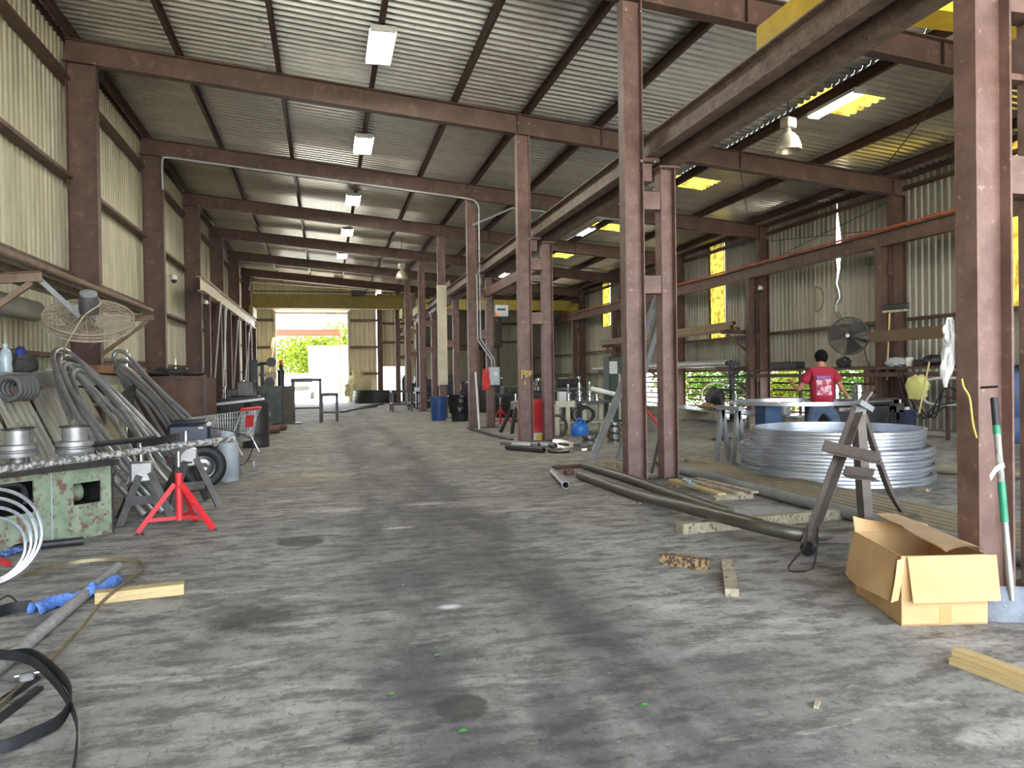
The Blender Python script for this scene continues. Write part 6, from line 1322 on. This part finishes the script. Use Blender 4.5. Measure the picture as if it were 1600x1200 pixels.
M_SKIN = mat('skin', srgb(176,120,88), srgb(190,134,100), rough=0.55, scale=6)
M_SHIRT = mat('red_tshirt', srgb(152,30,50), srgb(170,40,60), rough=0.85, scale=5)
M_JEAN = mat('blue_jeans', srgb(70,84,104), srgb(96,110,130), rough=0.9, scale=7)
M_HAIR = mat('black_hair', srgb(10,9,9), srgb(20,17,16), rough=0.8, scale=20, spec=0.15)
# one continuous body: pelvis, spine, neck, head, arms, legs
LE, RE = B(-0.38, 0.10, 1.14), B(0.36, 0.10, 1.17)
LH, RH = B(-0.42, 0.42, 1.30), B(0.56, 0.34, 0.98)
bv = [B(0,0,0.93), B(0,0.0,1.10), B(0,0.02,1.28), B(0,0.05,1.44), B(0.01,0.09,1.545), B(0.02,0.12,1.63), B(0.03,0.13,1.72), B(0.03,0.13,1.80),
      B(-0.17,0.05,1.43), B(-0.235,0.05,1.36), LE, LH,
      B(0.17,0.05,1.43), B(0.235,0.05,1.38), RE, RH,
      B(-0.11,0,0.86), B(-0.22,0.03,0.48), B(-0.27,-0.04,0.09), B(0.11,0,0.86), B(0.25,0.03,0.48), B(0.31,-0.04,0.09)]
be = [(0,1),(1,2),(2,3),(3,4),(4,5),(5,6),(6,7),(3,8),(8,9),(9,10),(10,11),(3,12),(12,13),(13,14),(14,15),(0,16),(16,17),(17,18),(0,19),(19,20),(20,21)]
br_ = [(.14,.11),(.145,.11),(.15,.11),(.13,.10),.058,(.075,.085),(.085,.10),(.05,.06),.07,.058,.042,.030,.07,.058,.042,.030,.085,.06,.04,.085,.06,.04]
skin_mesh('body', bv, be, br_, M_SKIN, per)
# clothing
sv = [B(0,-.005,0.84), B(0,0,1.10), B(0,0.02,1.28), B(0,0.05,1.43), B(0.005,0.07,1.535), B(-0.17,0.05,1.455), B(-0.245,0.05,1.36), B(-0.31,0.07,1.25), B(0.17,0.05,1.455), B(0.245,0.05,1.38), B(0.305,0.07,1.275)]
se = [(0,1),(1,2),(2,3),(3,4),(3,5),(5,6),(6,7),(3,8),(8,9),(9,10)]
shirt = skin_mesh('tshirt', sv, se, [(.225,.18),(.22,.165),(.225,.16),(.20,.145),.082,.09,.088,.095,.09,.088,.095], M_SHIRT, per); shirt['label'] = 'crimson t-shirt with a pale print on the back'
jv = [B(0,0,0.97), B(0,0,0.90), B(-0.11,0,0.83), B(-0.22,0.02,0.48), B(-0.27,-0.04,0.12), B(0.11,0,0.83), B(0.25,0.02,0.48), B(0.31,-0.04,0.12)]
jeans = skin_mesh('jeans', jv, [(0,1),(1,2),(2,3),(3,4),(1,5),(5,6),(6,7)], [(.18,.14),(.185,.145),.12,.095,.085,.12,.095,.085], M_JEAN, per); jeans['label'] = 'blue grey jeans'
# head details
HC = B(0.025, 0.125, 1.735)
def hair(u, v):
    a = u*2*PI; ph = v*(2.35-0.35*math.sin(a)); d = fx*(math.sin(ph)*math.cos(a))+fw*(math.sin(ph)*math.sin(a))+V(0,0,1)*math.cos(ph)
    front = max(0, d.dot(fw)); cut = 1.0 if not (front > 0.3 and d.z < 0.45) else 0.72
    return HC+V(0,0,-0.005)+Vector((d.x*0.108, d.y*0.118, d.z*0.128))*cut*(1+0.05*noise.noise(d*9))
part(per, 'hair', M_HAIR, lambda m: m.grid(hair, 28, 14), 60)
for s in (-1, 1): part(per, 'ear', M_SKIN, lambda m: m.lathe([(0.001,-0.012),(0.028,-0.01),(0.03,0.004),(0.012,0.012),(0.001,0.008)], M=Matrix.Translation(HC+fx*s*0.092+V(0,0,-0.035)) @ Matrix.Rotation(PI/2, 4, fx.cross(V(0,0,1)).normalized()) , n=12))
part(per, 'nose', M_SKIN, lambda m: m.cyl(HC+fw*0.10+V(0,0,-0.01), HC+fw*0.125+V(0,0,-0.05), 0.012, 0.02, n=8))
for s in (-1, 1): part(per, 'eye', M_HAIR, lambda m: m.lathe([(0.001,0.012),(0.01,0.006),(0.012,0)], HC+fw*0.098+fx*s*0.035+V(0,0,-0.0), 10))
part(per, 'mouth', mat('lips', srgb(150,86,76)), lambda m: m.bar(HC+fw*0.103+fx*-0.025+V(0,0,-0.085), HC+fw*0.103+fx*0.025+V(0,0,-0.085), 0.012, 0.01))
# hands: palm and five fingers
def hand(H_, E_, s, curl, nm):
    d = (H_-E_).normalized(); side = d.cross(V(0,0,1)).normalized()*s; dn_ = d.cross(side).normalized()
    if dn_.z > 0: dn_ = -dn_
    vs = [H_-d*0.02, H_+d*0.04]; es = [(0,1)]; rs = [0.026, (0.038, 0.02)]
    for k, (o_, ln) in enumerate(((-0.030, 0.062), (-0.011, 0.078), (0.010, 0.074), (0.030, 0.056))):
        i = len(vs); base = H_+d*0.07+side*o_; mid = base+d*ln*0.55+dn_*ln*0.25*curl; tip = mid+d*ln*0.3+dn_*ln*0.45*curl
        vs += [base, mid, tip]; es += [(1,i),(i,i+1),(i+1,i+2)]; rs += [0.010, 0.009, 0.007]
    i = len(vs); tb = H_+d*0.02-side*0.035; tm = tb+d*0.035-side*0.018+dn_*0.01; tt = tm+d*0.03+dn_*0.012
    vs += [tb, tm, tt]; es += [(0,i),(i,i+1),(i+1,i+2)]; rs += [0.013, 0.011, 0.008]
    return skin_mesh(nm, vs, es, rs, M_SKIN, per, 0, 1)
hand(LH, LE, 1, 1.0, 'hand'); hand(RH, RE, -1, 0.9, 'hand')
gl = part(per, 'glove_cuff', M_LGREY, lambda m: m.cyl(RH-(RH-RE).normalized()*0.06, RH+(RH-RE).normalized()*0.01, 0.04, 0.045, n=14))
for x in (-0.27, 0.31):
    part(per, 'shoe', M_BLK, lambda m: m.lathe([(0.001,0.0),(0.055,0.0),(0.058,0.03),(0.05,0.08),(0.04,0.12),(0.001,0.125)], M=Matrix.Translation(B(x, 0.03, 0)) @ Matrix(((fx.x*1.0, fw.x*2.3, 0, 0), (fx.y*1.0, fw.y*2.3, 0, 0), (0,0,1,0), (0,0,0,1))), n=18), 60)
# print on the back of the shirt, laid on the cloth
def print_patch(name, x0, x1, z0, z1, mt):
    m = MB(); m.grid(lambda u, v: B(x0+(x1-x0)*u, -0.17, z0+(z1-z0)*v), 24, 24)
    o = m.build(name, mt, per); sw_ = o.modifiers.new('wrap', 'SHRINKWRAP'); sw_.target = shirt; sw_.wrap_method = 'PROJECT'; sw_.use_project_x = sw_.use_project_y = sw_.use_project_z = False
    sw_.wrap_method = 'NEAREST_SURFACEPOINT'; sw_.offset = 0.006; return o
M_PRINT = mat('shirt_print', srgb(170,60,80), srgb(236,196,196), rough=0.9, scale=9, lo=0.42, hi=0.55, c3=srgb(120,60,110), c3lo=0.62)
po = print_patch('back_print', -0.15, 0.14, 1.06, 1.34, M_PRINT)
po2 = print_patch('print_banner', -0.13, 0.12, 1.35, 1.41, mat('banner_print', srgb(120,70,130), srgb(176,130,180), rough=0.9, scale=22))
# ================================================================== OUTSIDE
M_LEAVES = [translucent('leaf_'+n, c, 0.45) for n, c in (('yellow', srgb(98,112,38)), ('mid', srgb(68,94,34)), ('deep', srgb(44,70,30)))]
def bush(c, size, n, lb, seed, mt, cat='bush', g='bushes beyond the open rails', ls=0.14):
    rnd = random.Random(seed); c = Vector(c); t = thing('leafy_bush' if cat == 'bush' else 'tree', c, lb, cat, g)
    m = MB(); vs = []; fs = []
    for i in range(n):
        while True:
            d = V(rnd.uniform(-1,1), rnd.uniform(-1,1), rnd.uniform(-1,1))
            if d.length < 1: break
        k = 0.55+0.45*d.length; p = c+V(d.x*size[0]*k, d.y*size[1]*k, size[2]*(1+d.z*k)+ (0 if cat == 'bush' else size[2]*0.7))
        a = V(rnd.gauss(0,1), rnd.gauss(0,1), rnd.gauss(0,1)).normalized(); b = a.orthogonal().normalized(); s = ls*rnd.uniform(.6,1.3)
        j = len(vs); vs += [p, p+a*s*0.5+b*s*0.36, p+a*s, p+a*s*0.5-b*s*0.36]; fs.append((j,j+1,j+2,j+3))
    m.add(vs, fs); f = m.build('foliage', mt, t, smooth=0); f['kind'] = 'stuff'
    part(t, 'stem', M_BRWOOD, lambda q: [q.tube([c+V(0,0,0), c+V(rnd.uniform(-.3,.3)*size[0], rnd.uniform(-.3,.3)*size[1], size[2]*1.2)], 0.03 if cat == 'bush' else 0.15, 6) for _ in range(4)])
spots = [(15.5,16.0,(0.9,1.5,0.8),1500,'nearest the camera'),(18.2,15.8,(0.8,1.5,0.8),1900,'second along the rails'),(20.6,16.0,(0.9,1.4,1.0),1900,'third along the rails'),(23.0,15.8,(0.8,1.5,0.85),1900,'fourth along the rails'),
 (25.6,16.0,(1.0,1.6,1.0),1900,'fifth along the rails'),(28.6,15.9,(1.0,1.8,0.95),1900,'sixth along the rails'),(31.8,16.2,(1.1,1.8,1.1),1700,'seventh along the rails'),(35.6,17.0,(1.5,2,2.6),1800,'farthest, tall one by the last yellow panel'),
 (17.5,18.6,(1.3,2.2,1.6),2200,'tall rear one behind the second'),(22.0,18.8,(1.4,2.4,1.8),2400,'tall rear one behind the fourth'),(27.0,18.8,(1.4,2.6,1.7),2400,'tall rear one behind the sixth'),(33.0,19.4,(1.5,2.8,2.0),2200,'tall rear one behind the seventh')]
for i, (y, x, sz, n, w_) in enumerate(spots):
    bush((x, y, -0.06), sz, n, f'leafy green bush outside the right wall, {w_}', 60+i, M_LEAVES[(i*2) % 3], ls=0.16)
for i, (px, y, sx, sz_) in enumerate(((500, 78, 3.2, 2.2), (470, 95, 4.5, 2.6), (540, 105, 4.0, 3.6))):
    p = AY(px, 600, y); bush((p.x, y, -0.06), (sx, sx, sz_), 1800, f'pale sunlit tree seen through the back doorway, {["nearest","left","right"][i]} one', 90+i, M_LEAVES[0], 'tree', 'trees beyond the back doorway', 0.5)
M_HWHITE = mat('sunlit_white', srgb(244,242,236), srgb(236,234,228), rough=0.8)
hb_ = thing('white_building', (2.6, 70, 0), 'blank white building outside the back doorway', 'building')
xa, xb2 = AY(482, 560, 66).x, AY(560, 560, 66).x
part(hb_, 'wall', M_HWHITE, lambda m: m.box((xa, 66, -0.06), (xb2+3, 74, AY(500, 543, 66).z))); part(hb_, 'roof_edge', M_HWHITE, lambda m: m.box((xa-0.1, 65.9, AY(500, 543, 66).z), (xb2+3.1, 74.1, AY(500, 543, 66).z+0.15)))
cg = thing('canopy_frame', (-1, 58, 0), 'orange brown canopy beam outside the back doorway', 'canopy')
ca, cb_ = AY(425, 520, 58), AY(531, 521, 58)
part(cg, 'beam', mat('canopy_orange', srgb(128,66,40), srgb(112,56,34), rough=0.6), lambda m: m.ibeam((ca.x, 58, ca.z), (cb_.x, 58, ca.z), 0.5, 0.3, 0.03, 0.02))
for x in (ca.x, cb_.x): part(cg, 'post', MATS['canopy_orange'], lambda m: m.bar((x, 58, -0.06), (x, 58, ca.z), 0.1, 0.1))
vp = AY(472, 590, 62); 
cr = thing('parked_truck', (vp.x, 62, -0.06), 'pale grey truck parked outside the back doorway', 'truck')
part(cr, 'cab', M_LGREY, lambda m: m.obox((vp.x, 63, 1.2), (2.0, 3.6, 1.5), (0,0,0), 0.15)); part(cr, 'hood', M_LGREY, lambda m: m.obox((vp.x, 60.6, 0.85), (1.9, 1.4, 0.8), (0,0,0), 0.12)); part(cr, 'windscreen', M_NAVY, lambda m: m.obox((vp.x, 61.22, 1.55), (1.6, 0.06, 0.6), (-0.3,0,0)))
for sx in (-0.8, 0.8):
    for yy in (60.7, 64): part(cr, 'wheel', M_RUB, lambda m: m.cyl((vp.x+sx-0.12, yy, 0.32), (vp.x+sx+0.12, yy, 0.32), 0.38, n=18))
part(cr, 'grille', M_DSTL, lambda m: m.box((vp.x-0.6, 59.86, 0.6), (vp.x+0.6, 59.9, 0.95)))
